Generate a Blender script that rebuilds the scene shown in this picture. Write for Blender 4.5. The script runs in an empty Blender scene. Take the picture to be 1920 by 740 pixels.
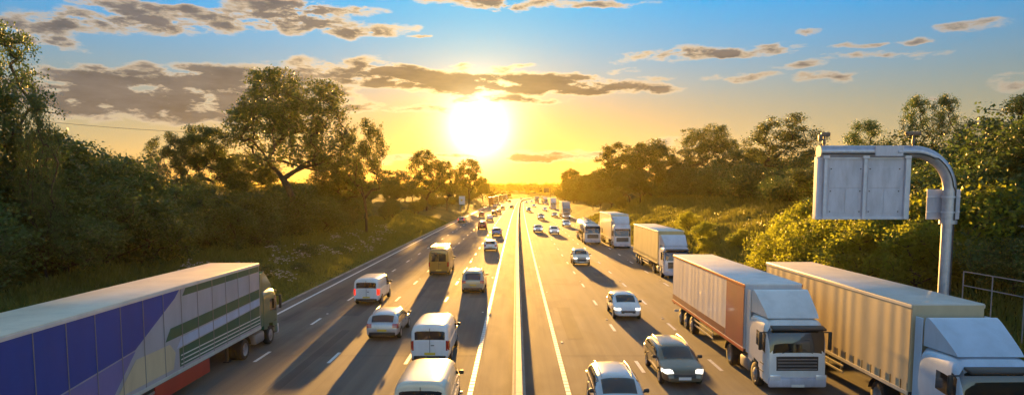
import bpy, bmesh, math, random
import numpy as np
from mathutils import Vector, Matrix, Euler

random.seed(7)
rng = np.random.default_rng(11)
scene = bpy.context.scene
COL = scene.collection
R = math.radians
PI = math.pi

# ------------------------------------------------------------------ camera, sky, sun, exposure
CAM_H, FPX, PITCH, PX0, HZ = 8.27, 1256.0, R(5.0), 966.5, 356.0
PY0 = HZ + FPX * math.tan(PITCH)
cam_data = bpy.data.cameras.new('camera')
cam = bpy.data.objects.new('camera', cam_data)
COL.objects.link(cam)
cam.location = (0, 0, CAM_H)
cam.rotation_euler = (PI / 2 - PITCH, 0, 0)
cam_data.sensor_width = 36
cam_data.lens = 36 * FPX / 1920
cam_data.shift_x = -(PX0 - 960) / 1920
cam_data.shift_y = (PY0 - 370) / 1920
cam_data.clip_start = 0.5
cam_data.clip_end = 12000
scene.camera = cam

def sky_dir(px, py):
    """azimuth and elevation (degrees) of a point of the sky"""
    u = (px - PX0) / FPX
    v = (PY0 - py) / FPX
    y = math.cos(PITCH) + v * math.sin(PITCH)
    z = -math.sin(PITCH) + v * math.cos(PITCH)
    return math.degrees(math.atan2(u, y)), math.degrees(math.atan2(z, math.hypot(u, y)))

SUN_AZ, SUN_EL = -3.1, 5.25
sunv = Vector((math.sin(R(SUN_AZ)) * math.cos(R(SUN_EL)), math.cos(R(SUN_AZ)) * math.cos(R(SUN_EL)), math.sin(R(SUN_EL))))

SKY_STRENGTH = 0.06
SUN_STRENGTH = 5.0
EXPOSURE = 2.06
HAZE_DENSITY = 0.000085
HAZE_ANISO = 0.60

def build_world():
    w = bpy.data.worlds.new('World')
    scene.world = w
    w.use_nodes = True
    nt = w.node_tree
    nt.nodes.clear()
    N, L = nt.nodes, nt.links

    def val(x):
        return x
    def put(sock, x):
        if x is None:
            return
        if hasattr(x, 'is_linked'):
            L.new(x, sock)
        else:
            sock.default_value = x
    def m(op, a, b=None, c=None, clamp=False):
        n = N.new('ShaderNodeMath'); n.operation = op; n.use_clamp = clamp
        put(n.inputs[0], a); put(n.inputs[1], b); put(n.inputs[2], c)
        return n.outputs[0]
    def vm(op, a, b=None, out=0):
        n = N.new('ShaderNodeVectorMath'); n.operation = op
        put(n.inputs[0], a); put(n.inputs[1], b)
        return n.outputs['Value'] if op in ('DOT_PRODUCT', 'LENGTH') else n.outputs[0]
    def mix(f, a, b, mode='MIX'):
        n = N.new('ShaderNodeMix'); n.data_type = 'RGBA'; n.blend_type = mode
        n.clamp_factor = True
        put(n.inputs['Factor'], f); put(n.inputs['A'], a); put(n.inputs['B'], b)
        for s in n.inputs:
            pass
        put(n.inputs[6], a); put(n.inputs[7], b); put(n.inputs[0], f)
        return n.outputs[2]
    def smooth(x, lo, hi):
        n = N.new('ShaderNodeMapRange'); n.interpolation_type = 'SMOOTHSTEP'
        put(n.inputs[0], x); n.inputs[1].default_value = lo; n.inputs[2].default_value = hi
        return n.outputs[0]
    def scale(col, f):
        n = N.new('ShaderNodeVectorMath'); n.operation = 'SCALE'
        put(n.inputs[0], col); put(n.inputs['Scale'], f)
        return n.outputs[0]

    tc = N.new('ShaderNodeTexCoord')
    D = vm('NORMALIZE', tc.outputs['Generated'])
    sky = N.new('ShaderNodeTexSky')
    sky.sky_type = 'NISHITA'
    sky.sun_disc = False
    sky.sun_elevation = R(SUN_EL)
    sky.sun_rotation = R(SUN_AZ)
    sky.altitude = 60
    sky.air_density = 1.0
    sky.dust_density = 0.2
    sky.ozone_density = 2.0

    sep = N.new('ShaderNodeSeparateXYZ'); L.new(D, sep.inputs[0])
    az = m('MULTIPLY', m('ARCTAN2', sep.outputs[0], sep.outputs[1]), 180 / PI)
    el = m('MULTIPLY', m('ARCSINE', sep.outputs[2]), 180 / PI)
    comb = N.new('ShaderNodeCombineXYZ'); L.new(az, comb.inputs[0]); L.new(el, comb.inputs[1])
    P = comb.outputs[0]

    tint = mix(smooth(el, 5.0, 18.0), (*SKY_LOW, 1), (*SKY_TINT, 1))
    tint = mix(smooth(el, 17.0, 34.0), tint, (*SKY_HIGH, 1))       # added fill light: sky above the view brightened
    tint = mix(smooth(m('MULTIPLY', sep.outputs[1], -1.0), -0.1, 0.6), tint, (*SKY_EAST, 1))   # added fill light from the sky behind the camera
    base = vm('MULTIPLY', sky.outputs[0], tint)
    # angle to the sun (degrees)
    cosg = vm('DOT_PRODUCT', D, tuple(sunv))
    ang = m('MULTIPLY', m('ARCCOSINE', m('MINIMUM', cosg, 0.9999999)), 180 / PI)

    def gauss(a, s):
        q = m('DIVIDE', a, s)
        return m('EXPONENT', m('MULTIPLY', m('MULTIPLY', q, q), -1.0))
    def expo(a, s):
        return m('EXPONENT', m('MULTIPLY', m('DIVIDE', a, s), -1.0))

    # the air round the low sun lets little blue through
    base = vm('MULTIPLY', base, mix(expo(ang, 11.0), (1, 1, 1, 1), mix(smooth(el, 3.0, 10.5), (1.0, .74, .10, 1), (1.15, .80, .66, 1))))
    # bright aureole of the low sun
    glow1 = scale((1.0, 0.92, 0.70), m('ADD', m('MULTIPLY', gauss(ang, 0.9), 60.0), m('MULTIPLY', expo(ang, 1.2), GLOW[0])))
    glow2 = scale((1.0, 0.70, 0.13), m('MULTIPLY', expo(ang, 2.8), GLOW[1]))
    glow3 = scale((1.0, 0.62, 0.18), m('MULTIPLY', expo(ang, 9.0), GLOW[2]))
    # golden low band of evening air along the horizon
    band = m('MULTIPLY', expo(m('MAXIMUM', el, 0.0), 4.2), m('ADD', 0.35, m('MULTIPLY', expo(ang, 26.0), 0.9)))
    glow4 = scale((1.0, 0.62, 0.14), m('MULTIPLY', band, GLOW[3]))
    add = vm('ADD', vm('ADD', glow1, glow2), vm('ADD', glow3, glow4))
    clear = vm('ADD', base, add)

    # clouds
    nz = N.new('ShaderNodeTexNoise'); nz.noise_dimensions = '3D'
    mp = vm('MULTIPLY', P, (0.42, 1.25, 1.0))
    L.new(vm('ADD', mp, (13.7, 4.1, 2.3)), nz.inputs['Vector'])
    nz.inputs['Scale'].default_value = 1.0; nz.inputs['Detail'].default_value = 8; nz.inputs['Roughness'].default_value = 0.60
    nz.inputs['Distortion'].default_value = 0.15
    nz2 = N.new('ShaderNodeTexNoise')
    L.new(vm('ADD', vm('MULTIPLY', P, (0.22, 0.8, 1.0)), (3.1, 9.2, 7.7)), nz2.inputs['Vector'])
    nz2.inputs['Scale'].default_value = 1.3; nz2.inputs['Detail'].default_value = 6; nz2.inputs['Roughness'].default_value = 0.6
    wn = N.new('ShaderNodeTexNoise'); wn.inputs['Detail'].default_value = 4; wn.inputs['Scale'].default_value = 1.0
    L.new(vm('MULTIPLY', P, (0.30, 0.62, 1.0)), wn.inputs['Vector'])
    Pw = vm('ADD', P, vm('MULTIPLY', vm('SUBTRACT', wn.outputs[1], (0.5, 0.5, 0.5)), (5.0, 1.5, 0.0)))
    mask = None
    for (px, py, rx, ry, s) in CLOUDS:
        a0, e0 = sky_dir(px, py)
        a1, _ = sky_dir(px + rx, py)
        _, e1 = sky_dir(px, py - ry)
        q = vm('MULTIPLY', vm('SUBTRACT', Pw, (a0, e0, 0.0)), (1 / (a1 - a0), 1 / (e1 - e0), 0.0))
        d = m('MAXIMUM', m('SUBTRACT', 1.0, vm('DOT_PRODUCT', q, q)), 0.0)
        mask = m('MULTIPLY', d, s) if mask is None else m('MULTIPLY_ADD', d, s, mask)
    mask = m('MINIMUM', mask, 2.0)
    shape = m('SUBTRACT', m('MULTIPLY', mask, m('MULTIPLY_ADD', nz.outputs[0], 3.8, -1.15)), 0.24)
    alpha = smooth(shape, -0.03, 0.52)
    thick = smooth(m('ADD', shape, m('MULTIPLY', m('SUBTRACT', nz2.outputs[0], 0.5), 1.0)), 0.0, 1.0)
    near = expo(ang, 11.0)
    lit = mix(near, (0.70, 0.60, 0.48, 1), (3.2, 2.1, 0.8, 1))
    dark = mix(near, (0.175, 0.16, 0.158, 1), (.58, .34, .085, 1))
    cloud = mix(thick, lit, dark)
    cloud = scale(cloud, m('MULTIPLY', m('MULTIPLY_ADD', nz2.outputs[0], 1.3, 0.35), CLOUD_GAIN))
    cloud = vm('ADD', cloud, scale(add, 0.25))
    col = mix(m('MULTIPLY', alpha, 0.93), clear, cloud)
    bg = N.new('ShaderNodeBackground')
    L.new(col, bg.inputs[0])
    bg.inputs[1].default_value = SKY_STRENGTH
    out = N.new('ShaderNodeOutputWorld')
    L.new(bg.outputs[0], out.inputs[0])

SKY_TINT = (.045, .62, 1.08)
SKY_HIGH = (2.5, 2.15, 1.8)
SKY_EAST = (1.5, 1.42, 1.55)
SKY_LOW = (.50, .365, .30)
GLOW = (34.0, 4.2, 0.22, 0.42)
CLOUD_GAIN = 3.5
CLOUDS = [
    # long grey bank on the left
    (150, 175, 210, 66, 1.5), (330, 175, 250, 66, 1.9), (520, 168, 210, 60, 1.5), (420, 200, 200, 34, .8),
    (660, 122, 130, 24, 1.0), (730, 145, 120, 28, .9),
    # band above the sun
    (830, 152, 200, 30, 1.5), (990, 158, 210, 25, 1.7), (1140, 166, 160, 16, 1.4), (1240, 170, 60, 9, .8),
    (760, 203, 130, 13, .9), (900, 187, 150, 11, .8), (1010, 188, 110, 9, .8),
    # upper left
    (60, 50, 140, 48, 1.0), (190, 40, 150, 40, 1.0), (350, 45, 150, 38, 1.05), (500, 22, 130, 48, 1.2),
    (600, 40, 130, 36, 1.0), (70, 82, 110, 17, .9), (230, 5, 170, 16, .9), (680, 62, 90, 14, .9), (730, 52, 60, 14, .9), (790, 66, 32, 5, .8), (640, 15, 110, 16, .9),
    # top middle
    (880, 4, 140, 18, 1.0), (990, 10, 140, 17, 1.0), (1165, 10, 100, 11, .95),
    # right, small fair weather clouds
    (1260, 104, 150, 18, 1.32), (1390, 100, 90, 11, 0.87), (1485, 88, 75, 11, 0.87), (1510, 58, 36, 12, 0.83), (1605, 85, 55, 8, 0.78),
    (1715, 73, 70, 10, 0.83), (1820, 51, 90, 15, 0.87), (1615, 105, 75, 11, 0.83), (1715, 103, 85, 12, 0.83), (1505, 123, 85, 13, 0.83),
    (1385, 145, 90, 11, 0.83), (1555, 141, 100, 12, 0.92), (1890, 155, 95, 20, 0.87), (1760, 183, 60, 5, 0.74), (1230, 146, 80, 8, 0.78),
    (955, 127, 70, 8, .9), (870, 123, 36, 6, .85), (1180, 130, 60, 7, .8), (1110, 148, 60, 7, .7),
    # low golden banks behind the sun and over the trees
    (1050, 291, 140, 17, 1.0), (960, 298, 90, 9, .9), (740, 296, 90, 12, .9), (1260, 272, 70, 22, .9), (850, 292, 60, 8, .8),
]
build_world()

sun_data = bpy.data.lights.new('sun', 'SUN')
sun_data.energy = SUN_STRENGTH
sun_data.angle = R(0.55)
sun_data.color = (1.0, 0.50, 0.10)
sun = bpy.data.objects.new('sun', sun_data)
COL.objects.link(sun)
sun.rotation_euler = (-sunv).to_track_quat('-Z', 'Y').to_euler()
sun.location = (0, 0, 60)

vs = scene.view_settings
vs.view_transform = 'Standard'; vs.look = 'None'; vs.gamma = 1; vs.use_curve_mapping = False
vs.exposure = EXPOSURE
cy = scene.cycles
cy.use_denoising = True
cy.max_bounces = 6; cy.diffuse_bounces = 3; cy.glossy_bounces = 3; cy.transmission_bounces = 4
cy.volume_bounces = 0; cy.transparent_max_bounces = 6
cy.sample_clamp_indirect = 6
scene.render.film_transparent = False

# ------------------------------------------------------------------ materials
def mat(name, col=(.5, .5, .5), rough=.5, metal=0.0, spec=.5, coat=0.0, emit=None, estr=0.0, var=0.0, vscale=3.0, bump=0.0, bscale=40.0, stretch=(1, 1, 1), col2=None, spread=(.35, .65)):
    mt = bpy.data.materials.new(name)
    mt.use_nodes = True
    nt = mt.node_tree
    b = nt.nodes['Principled BSDF']
    b.inputs['Base Color'].default_value = (*col, 1)
    b.inputs['Roughness'].default_value = rough
    b.inputs['Metallic'].default_value = metal
    b.inputs['Specular IOR Level'].default_value = spec
    b.inputs['Coat Weight'].default_value = coat
    b.inputs['Coat Roughness'].default_value = .06
    if emit:
        b.inputs['Emission Color'].default_value = (*emit, 1)
        b.inputs['Emission Strength'].default_value = estr
    if var or col2 or bump:
        tc = nt.nodes.new('ShaderNodeTexCoord')
        mp = nt.nodes.new('ShaderNodeMapping'); mp.inputs['Scale'].default_value = stretch
        nt.links.new(tc.outputs['Object'], mp.inputs[0])
    if var or col2:
        n = nt.nodes.new('ShaderNodeTexNoise'); n.inputs['Scale'].default_value = vscale; n.inputs['Detail'].default_value = 6
        n.inputs['Roughness'].default_value = .65
        nt.links.new(mp.outputs[0], n.inputs['Vector'])
        r = nt.nodes.new('ShaderNodeValToRGB')
        c2 = col2 or tuple(c * (1 - var) for c in col)
        r.color_ramp.elements[0].color = (*c2, 1); r.color_ramp.elements[1].color = (*col, 1)
        r.color_ramp.elements[0].position, r.color_ramp.elements[1].position = spread
        nt.links.new(n.outputs[0], r.inputs[0]); nt.links.new(r.outputs[0], b.inputs['Base Color'])
    if bump:
        n = nt.nodes.new('ShaderNodeTexNoise'); n.inputs['Scale'].default_value = bscale; n.inputs['Detail'].default_value = 5
        nt.links.new(mp.outputs[0], n.inputs['Vector'])
        bp = nt.nodes.new('ShaderNodeBump'); bp.inputs['Strength'].default_value = bump; bp.inputs['Distance'].default_value = .02
        nt.links.new(n.outputs[0], bp.inputs['Height']); nt.links.new(bp.outputs[0], b.inputs['Normal'])
    return mt

def asphalt(name, c0, c1, wheel=True):
    mt = bpy.data.materials.new(name); mt.use_nodes = True
    nt = mt.node_tree; N, L = nt.nodes, nt.links
    b = N['Principled BSDF']
    g = N.new('ShaderNodeTexCoord')
    def noise(scale, stretch, detail=6, rough=.6):
        mp = N.new('ShaderNodeMapping'); mp.inputs['Scale'].default_value = stretch
        L.new(g.outputs['Object'], mp.inputs[0])
        n = N.new('ShaderNodeTexNoise'); n.inputs['Scale'].default_value = scale; n.inputs['Detail'].default_value = detail; n.inputs['Roughness'].default_value = rough
        L.new(mp.outputs[0], n.inputs[0]); return n.outputs[0]
    def ramp(x, a, ca, bb, cb):
        r = N.new('ShaderNodeValToRGB'); r.color_ramp.elements[0].position = a; r.color_ramp.elements[1].position = bb
        r.color_ramp.elements[0].color = (*ca, 1); r.color_ramp.elements[1].color = (*cb, 1)
        L.new(x, r.inputs[0]); return r.outputs[0]
    def mul(a, bb):
        n = N.new('ShaderNodeMix'); n.data_type = 'RGBA'; n.blend_type = 'MULTIPLY'; n.inputs[0].default_value = 1
        L.new(a, n.inputs[6]); L.new(bb, n.inputs[7]); return n.outputs[2]
    base = ramp(noise(1.0, (.35, .05, 1)), .3, c0, .7, c1)
    streak = ramp(noise(1.0, (1.3, .012, 1), 4), .3, (.58, .58, .59), .66, (1.18, 1.15, 1.1))
    grain = ramp(noise(26, (1, 1, 1), 3, .8), .3, (.62, .62, .62), .7, (1.3, 1.3, 1.3))
    patch = ramp(noise(.5, (.4, .16, 1), 3), .42, (.74, .74, .77), .47, (1, 1, 1))
    L.new(mul(mul(mul(base, streak), grain), patch), b.inputs['Base Color'])
    rr = N.new('ShaderNodeMapRange'); rr.inputs[3].default_value = .84; rr.inputs[4].default_value = .98
    L.new(noise(2, (.8, .08, 1)), rr.inputs[0]); L.new(rr.outputs[0], b.inputs['Roughness'])
    bp = N.new('ShaderNodeBump'); bp.inputs['Strength'].default_value = .5; bp.inputs['Distance'].default_value = .01
    L.new(noise(45, (1, 1, 1), 4, .7), bp.inputs['Height']); L.new(bp.outputs[0], b.inputs['Normal'])
    b.inputs['Specular IOR Level'].default_value = .8
    return mt

def leaf_mat(name, c0, c1, trans, tw=.45):
    mt = bpy.data.materials.new(name); mt.use_nodes = True
    nt = mt.node_tree; N, L = nt.nodes, nt.links
    N.clear()
    out = N.new('ShaderNodeOutputMaterial')
    geo = N.new('ShaderNodeNewGeometry')
    oi = N.new('ShaderNodeObjectInfo')
    r = N.new('ShaderNodeValToRGB'); r.color_ramp.elements[0].color = (*c0, 1); r.color_ramp.elements[1].color = (*c1, 1)
    L.new(geo.outputs['Random Per Island'], r.inputs[0])
    hs = N.new('ShaderNodeHueSaturation')
    mr = N.new('ShaderNodeMapRange'); mr.inputs[3].default_value = .485; mr.inputs[4].default_value = .515
    L.new(oi.outputs['Random'], mr.inputs[0]); L.new(mr.outputs[0], hs.inputs['Hue'])
    mv = N.new('ShaderNodeMapRange'); mv.inputs[3].default_value = .75; mv.inputs[4].default_value = 1.25
    L.new(oi.outputs['Random'], mv.inputs[0]); L.new(mv.outputs[0], hs.inputs['Value'])
    L.new(r.outputs[0], hs.inputs['Color'])
    p = N.new('ShaderNodeBsdfPrincipled'); p.inputs['Roughness'].default_value = .5; p.inputs['Specular IOR Level'].default_value = .35
    L.new(hs.outputs[0], p.inputs['Base Color'])
    t = N.new('ShaderNodeBsdfTranslucent'); t.inputs[0].default_value = (*trans, 1)
    mx = N.new('ShaderNodeMixShader'); mx.inputs[0].default_value = tw
    L.new(p.outputs[0], mx.inputs[1]); L.new(t.outputs[0], mx.inputs[2]); L.new(mx.outputs[0], out.inputs[0])
    return mt

M = {}
M['asphalt'] = asphalt('asphalt', (.105, .096, .086), (.155, .138, .118))
M['patch'] = asphalt('asphalt_patch', (.062, .058, .054), (.09, .083, .074))
M['reserve'] = asphalt('reserve_surface', (.12, .10, .078), (.20, .165, .125))
M['white_paint'] = mat('road_paint', (.84, .83, .80), .55, var=.3, vscale=6)
M['rib_gap'] = mat('rib_gap', (.16, .15, .13), .8)
M['concrete'] = mat('concrete', (.46, .42, .36), .75, var=.35, vscale=1.5, stretch=(1, .3, 2), bump=.3)
M['earth'] = None
M['galv'] = mat('galvanised_steel', (.50, .52, .61), .38, .55, var=.22, vscale=4, bump=.06)
M['rail_grey'] = mat('weathered_rail', (.34, .35, .37), .6, .3, var=.2)
M['panel_grey'] = mat('panel_grey', (.56, .57, .67), .5, .15, var=.26, vscale=1.6, stretch=(1.5, 1, .4))
M['frame_grey'] = mat('frame_grey', (.58, .60, .69), .45, .3, var=.15, vscale=3)
M['dark_steel'] = mat('dark_steel', (.06, .06, .065), .5, .4)
M['rubber'] = mat('rubber', (.022, .021, .02), .75, var=.3)
M['rim'] = mat('wheel_rim', (.55, .55, .56), .3, .85)
M['rim_dark'] = mat('steel_wheel', (.30, .30, .31), .45, .6)
M['glass'] = mat('vehicle_glass', (.012, .014, .017), .04, 0, .8, coat=.4)
M['black'] = mat('black_trim', (.02, .02, .021), .45)
M['under'] = mat('underbody', (.012, .012, .012), .8)
M['headlamp'] = mat('headlamp', (.85, .85, .88), .1, .2, .8, coat=1.0)
M['headlamp_lit'] = mat('headlamp_lit', (.9, .88, .8), .1, 0, .8, emit=(1.0, .90, .70), estr=.6)
M['taillamp'] = mat('tail_lamp', (.42, .012, .008), .15, 0, .7, coat=.8)
M['taillamp_lit'] = mat('tail_lamp_lit', (.5, .012, .008), .15, 0, .7, emit=(1.0, .03, .01), estr=.45)
M['amber'] = mat('amber_lamp', (.8, .30, .02), .2, 0, .7)
M['plate_white'] = mat('plate_white', (.75, .75, .72), .45)
M['plate_yellow'] = mat('plate_yellow', (.72, .52, .05), .45)
M['bark'] = mat('bark', (.085, .062, .042), .9, var=.5, vscale=5, bump=.5, bscale=14)
M['leaf_dark'] = leaf_mat('leaf_dark', (.046, .084, .024), (.100, .150, .045), (.13, .20, .035), .28)
M['leaf_mid'] = leaf_mat('leaf_mid', (.044, .076, .020), (.095, .138, .036), (.15, .18, .025), .26)
M['leaf_gold'] = leaf_mat('leaf_gold', (.05, .085, .018), (.11, .14, .03), (.38, .42, .035), .54)
M['leaf_far'] = leaf_mat('leaf_far', (.03, .04, .012), (.055, .062, .02), (.08, .08, .015), .2)
M['grass'] = leaf_mat('grass_blade', (.06, .105, .022), (.17, .20, .055), (.26, .26, .04), .4)
M['flower'] = leaf_mat('flower_white', (.55, .55, .50), (.75, .74, .70), (.5, .5, .45), .3)

def joints(mt, step=3.0, wdt=.035):
    nt = mt.node_tree; N, L = nt.nodes, nt.links
    b = N['Principled BSDF']; src = b.inputs['Base Color'].links[0].from_socket
    tc = N.new('ShaderNodeTexCoord'); sp = N.new('ShaderNodeSeparateXYZ'); L.new(tc.outputs['Object'], sp.inputs[0])
    a = N.new('ShaderNodeMath'); a.operation = 'MODULO'; L.new(sp.outputs[1], a.inputs[0]); a.inputs[1].default_value = step
    c = N.new('ShaderNodeMath'); c.operation = 'ABSOLUTE'; L.new(a.outputs[0], c.inputs[0])
    d = N.new('ShaderNodeMath'); d.operation = 'LESS_THAN'; L.new(c.outputs[0], d.inputs[0]); d.inputs[1].default_value = wdt
    mx = N.new('ShaderNodeMix'); mx.data_type = 'RGBA'; L.new(d.outputs[0], mx.inputs[0]); L.new(src, mx.inputs[6]); mx.inputs[7].default_value = (.06, .055, .05, 1)
    L.new(mx.outputs[2], b.inputs['Base Color'])
joints(M['concrete'])

def ground_mat():
    mt = bpy.data.materials.new('grassy_ground'); mt.use_nodes = True
    nt = mt.node_tree; N, L = nt.nodes, nt.links
    b = N['Principled BSDF']; b.inputs['Roughness'].default_value = .95; b.inputs['Specular IOR Level'].default_value = .15
    g = N.new('ShaderNodeTexCoord')
    def noise(s, d=6):
        n = N.new('ShaderNodeTexNoise'); n.inputs['Scale'].default_value = s; n.inputs['Detail'].default_value = d
        L.new(g.outputs['Object'], n.inputs[0]); return n.outputs[0]
    r = N.new('ShaderNodeValToRGB'); e = r.color_ramp.elements
    e[0].position = .3; e[0].color = (.045, .066, .016, 1); e[1].position = .7; e[1].color = (.13, .135, .04, 1)
    L.new(noise(.12), r.inputs[0])
    r2 = N.new('ShaderNodeValToRGB'); e = r2.color_ramp.elements
    e[0].position = .3; e[0].color = (.55, .6, .5, 1); e[1].position = .75; e[1].color = (1.4, 1.3, 1.1, 1)
    L.new(noise(2.2), r2.inputs[0])
    mx = N.new('ShaderNodeMix'); mx.data_type = 'RGBA'; mx.blend_type = 'MULTIPLY'; mx.inputs[0].default_value = 1
    L.new(r.outputs[0], mx.inputs[6]); L.new(r2.outputs[0], mx.inputs[7]); L.new(mx.outputs[2], b.inputs['Base Color'])
    bp = N.new('ShaderNodeBump'); bp.inputs['Strength'].default_value = .9; bp.inputs['Distance'].default_value = .25
    L.new(noise(3.5), bp.inputs['Height']); L.new(bp.outputs[0], b.inputs['Normal'])
    return mt
M['earth'] = ground_mat()

_paints = {}
def paint(col, metal=.25, rough=.32, coat=.7):
    key = (col, metal, rough)
    if key not in _paints:
        _paints[key] = mat('paint', col, rough, metal, .5, coat=coat, var=.22, vscale=1.1, stretch=(1, 1, .35), spread=(.25, .6))
    return _paints[key]

# ------------------------------------------------------------------ mesh helpers
class MB:
    """collects shapes, then links them as ONE mesh object"""
    def __init__(self):
        self.v, self.f, self.m = [], [], []
    def add(self, verts, faces, mi=0):
        o = len(self.v)
        self.v += [tuple(p) for p in verts]
        self.f += [tuple(i + o for i in f) for f in faces]
        self.m += [mi] * len(faces)
        return self
    def box(self, c, s, bev=0.0, rot=None, mi=0, seg=2):
        bm = bmesh.new()
        bmesh.ops.create_cube(bm, size=1.0)
        for v in bm.verts:
            v.co = Vector((v.co.x * s[0], v.co.y * s[1], v.co.z * s[2]))
        if bev:
            bmesh.ops.bevel(bm, geom=list(bm.edges), offset=min(bev, .45 * min(s)), segments=seg, affect='EDGES', profile=.5)
        mtx = Matrix.Translation(c) @ (Euler(rot).to_matrix().to_4x4() if rot else Matrix())
        self.add([mtx @ v.co for v in bm.verts], [[v.index for v in f.verts] for f in bm.faces] if not bm.verts.index_update() else [], mi)
        bm.free(); return self
    def tube(self, pts, r, n=10, cap=True, mi=0):
        pts = [Vector(p) for p in pts]
        rs = r if isinstance(r, (list, tuple)) else [r] * len(pts)
        V, F = [], []
        up = None
        for i, p in enumerate(pts):
            d = (pts[min(i + 1, len(pts) - 1)] - pts[max(i - 1, 0)]).normalized()
            if up is None:
                up = Vector((1, 0, 0)) if abs(d.x) < .8 else Vector((0, 1, 0))
            a = (up - d * up.dot(d)).normalized(); b = d.cross(a); up = a
            for k in range(n):
                t = 2 * PI * k / n
                V.append(p + (a * math.cos(t) + b * math.sin(t)) * rs[i])
        for i in range(len(pts) - 1):
            for k in range(n):
                F.append((i * n + k, i * n + (k + 1) % n, (i + 1) * n + (k + 1) % n, (i + 1) * n + k))
        if cap:
            F.append(tuple(range(n))[::-1]); F.append(tuple((len(pts) - 1) * n + k for k in range(n)))
        return self.add(V, F, mi)
    def lathe_x(self, c, prof, n=28, mi=0):
        """revolve (x, r) pairs round the X axis through c"""
        V, F = [], []
        for (x, r) in prof:
            for k in range(n):
                t = 2 * PI * k / n
                V.append((c[0] + x, c[1] + r * math.cos(t), c[2] + r * math.sin(t)))
        for i in range(len(prof) - 1):
            for k in range(n):
                F.append((i * n + k, i * n + (k + 1) % n, (i + 1) * n + (k + 1) % n, (i + 1) * n + k))
        return self.add(V, F, mi)
    def build(self, name, mats, parent=None, smooth=None):
        me = bpy.data.meshes.new(name)
        me.from_pydata(self.v, [], self.f)
        mats = mats if isinstance(mats, (list, tuple)) else [mats]
        for x in mats:
            me.materials.append(x)
        if len(mats) > 1:
            me.polygons.foreach_set('material_index', self.m)
        me.update()
        if smooth is not None:
            me.shade_smooth()
            if smooth < 180:
                me.set_sharp_from_angle(angle=R(smooth))
        o = bpy.data.objects.new(name, me)
        COL.objects.link(o)
        if parent:
            o.parent = parent
        return o

def np_mesh(name, verts, faces, mt, parent=None, smooth=False):
    """fast mesh from numpy arrays; faces all of one size"""
    me = bpy.data.meshes.new(name)
    nv, nf, k = len(verts), len(faces), faces.shape[1]
    me.vertices.add(nv); me.vertices.foreach_set('co', np.ascontiguousarray(verts, dtype=np.float32).ravel())
    me.loops.add(nf * k); me.loops.foreach_set('vertex_index', np.ascontiguousarray(faces, dtype=np.int32).ravel())
    me.polygons.add(nf); me.polygons.foreach_set('loop_start', np.arange(0, nf * k, k, dtype=np.int32))
    me.polygons.foreach_set('loop_total', np.full(nf, k, dtype=np.int32))
    me.materials.append(mt)
    me.update(calc_edges=True)
    if smooth:
        me.shade_smooth()
    o = bpy.data.objects.new(name, me); COL.objects.link(o)
    if parent:
        o.parent = parent
    return o

def tag(o, label=None, cat=None, group=None, kind=None):
    if label: o['label'] = label
    if cat: o['category'] = cat
    if group: o['group'] = group
    if kind: o['kind'] = kind
    return o

def empty(name, loc=(0, 0, 0), rz=0.0):
    o = bpy.data.objects.new(name, None)
    o.empty_display_size = .3
    COL.objects.link(o); o.location = loc; o.rotation_euler = (0, 0, rz)
    return o

KIDS = {}
def kids(o):
    return list(o.children)

def copy_tree(o, parent=None, over=None):
    c = o.copy(); COL.objects.link(c)
    if parent is not None:
        c.parent = parent
    if over:
        st = o.name.split('.')[0]
        if st in over and c.type == 'MESH':
            c.material_slots[0].link = 'OBJECT'; c.material_slots[0].material = over[st]
    for ch in kids(o):
        copy_tree(ch, c, over)
    return c

# ------------------------------------------------------------------ the lie of the land
def curve(z):
    """sideways drift of the road's centre line at distance z"""
    z = np.asarray(z, dtype=float)
    zz = np.clip(z, 0, 900)
    c = 1.6e-5 * zz ** 2 + .0003 * np.clip(zz - 450, 0, None) ** 2
    return c + np.clip(z - 900, 0, None) * (2 * 1.6e-5 * 900 + .0006 * 450)

def ground_h(u, z):
    u = np.asarray(u, dtype=float); z = np.asarray(z, dtype=float)
    left = np.interp(-u, [0, 17.0, 17.6, 26, 36, 60, 3000], [-.08, -.08, .04, 2.2, 6.0, 7.0, 7.5])
    right = np.interp(u, [0, 17.4, 18.0, 24, 34, 46, 3000], [-.08, -.08, .04, 2.4, 6.8, 7.8, 8.0])
    h = np.where(u < 0, left, right)
    fade = np.clip((z - 430) / 300, 0, 1); fade = fade * fade * (3 - 2 * fade)
    h = np.where(h > 0, h * (1 - .65 * fade), h)
    far = np.clip((z - 700) / 800, 0, 1); far = far * far * (3 - 2 * far)
    h = h + far * 13.0
    bump = .22 * np.sin(z * .31 + u * .2) * np.sin(u * .43 + 1.3) + .3 * np.sin(z * .07 + 2) * np.sin(u * .11)
    return h + np.where(np.abs(u) > 18.5, bump, 0)

def at_ground(px, d):
    """world point on the bank at depth d that projects in column px of the photograph"""
    x = (px - PX0) * d / FPX
    z = (d - CAM_H * math.sin(PITCH)) / math.cos(PITCH)
    return x, z, float(ground_h(x - curve(z), z))

def elev(py, d):
    return CAM_H + (HZ - py) * d * math.cos(PITCH) / FPX

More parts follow.
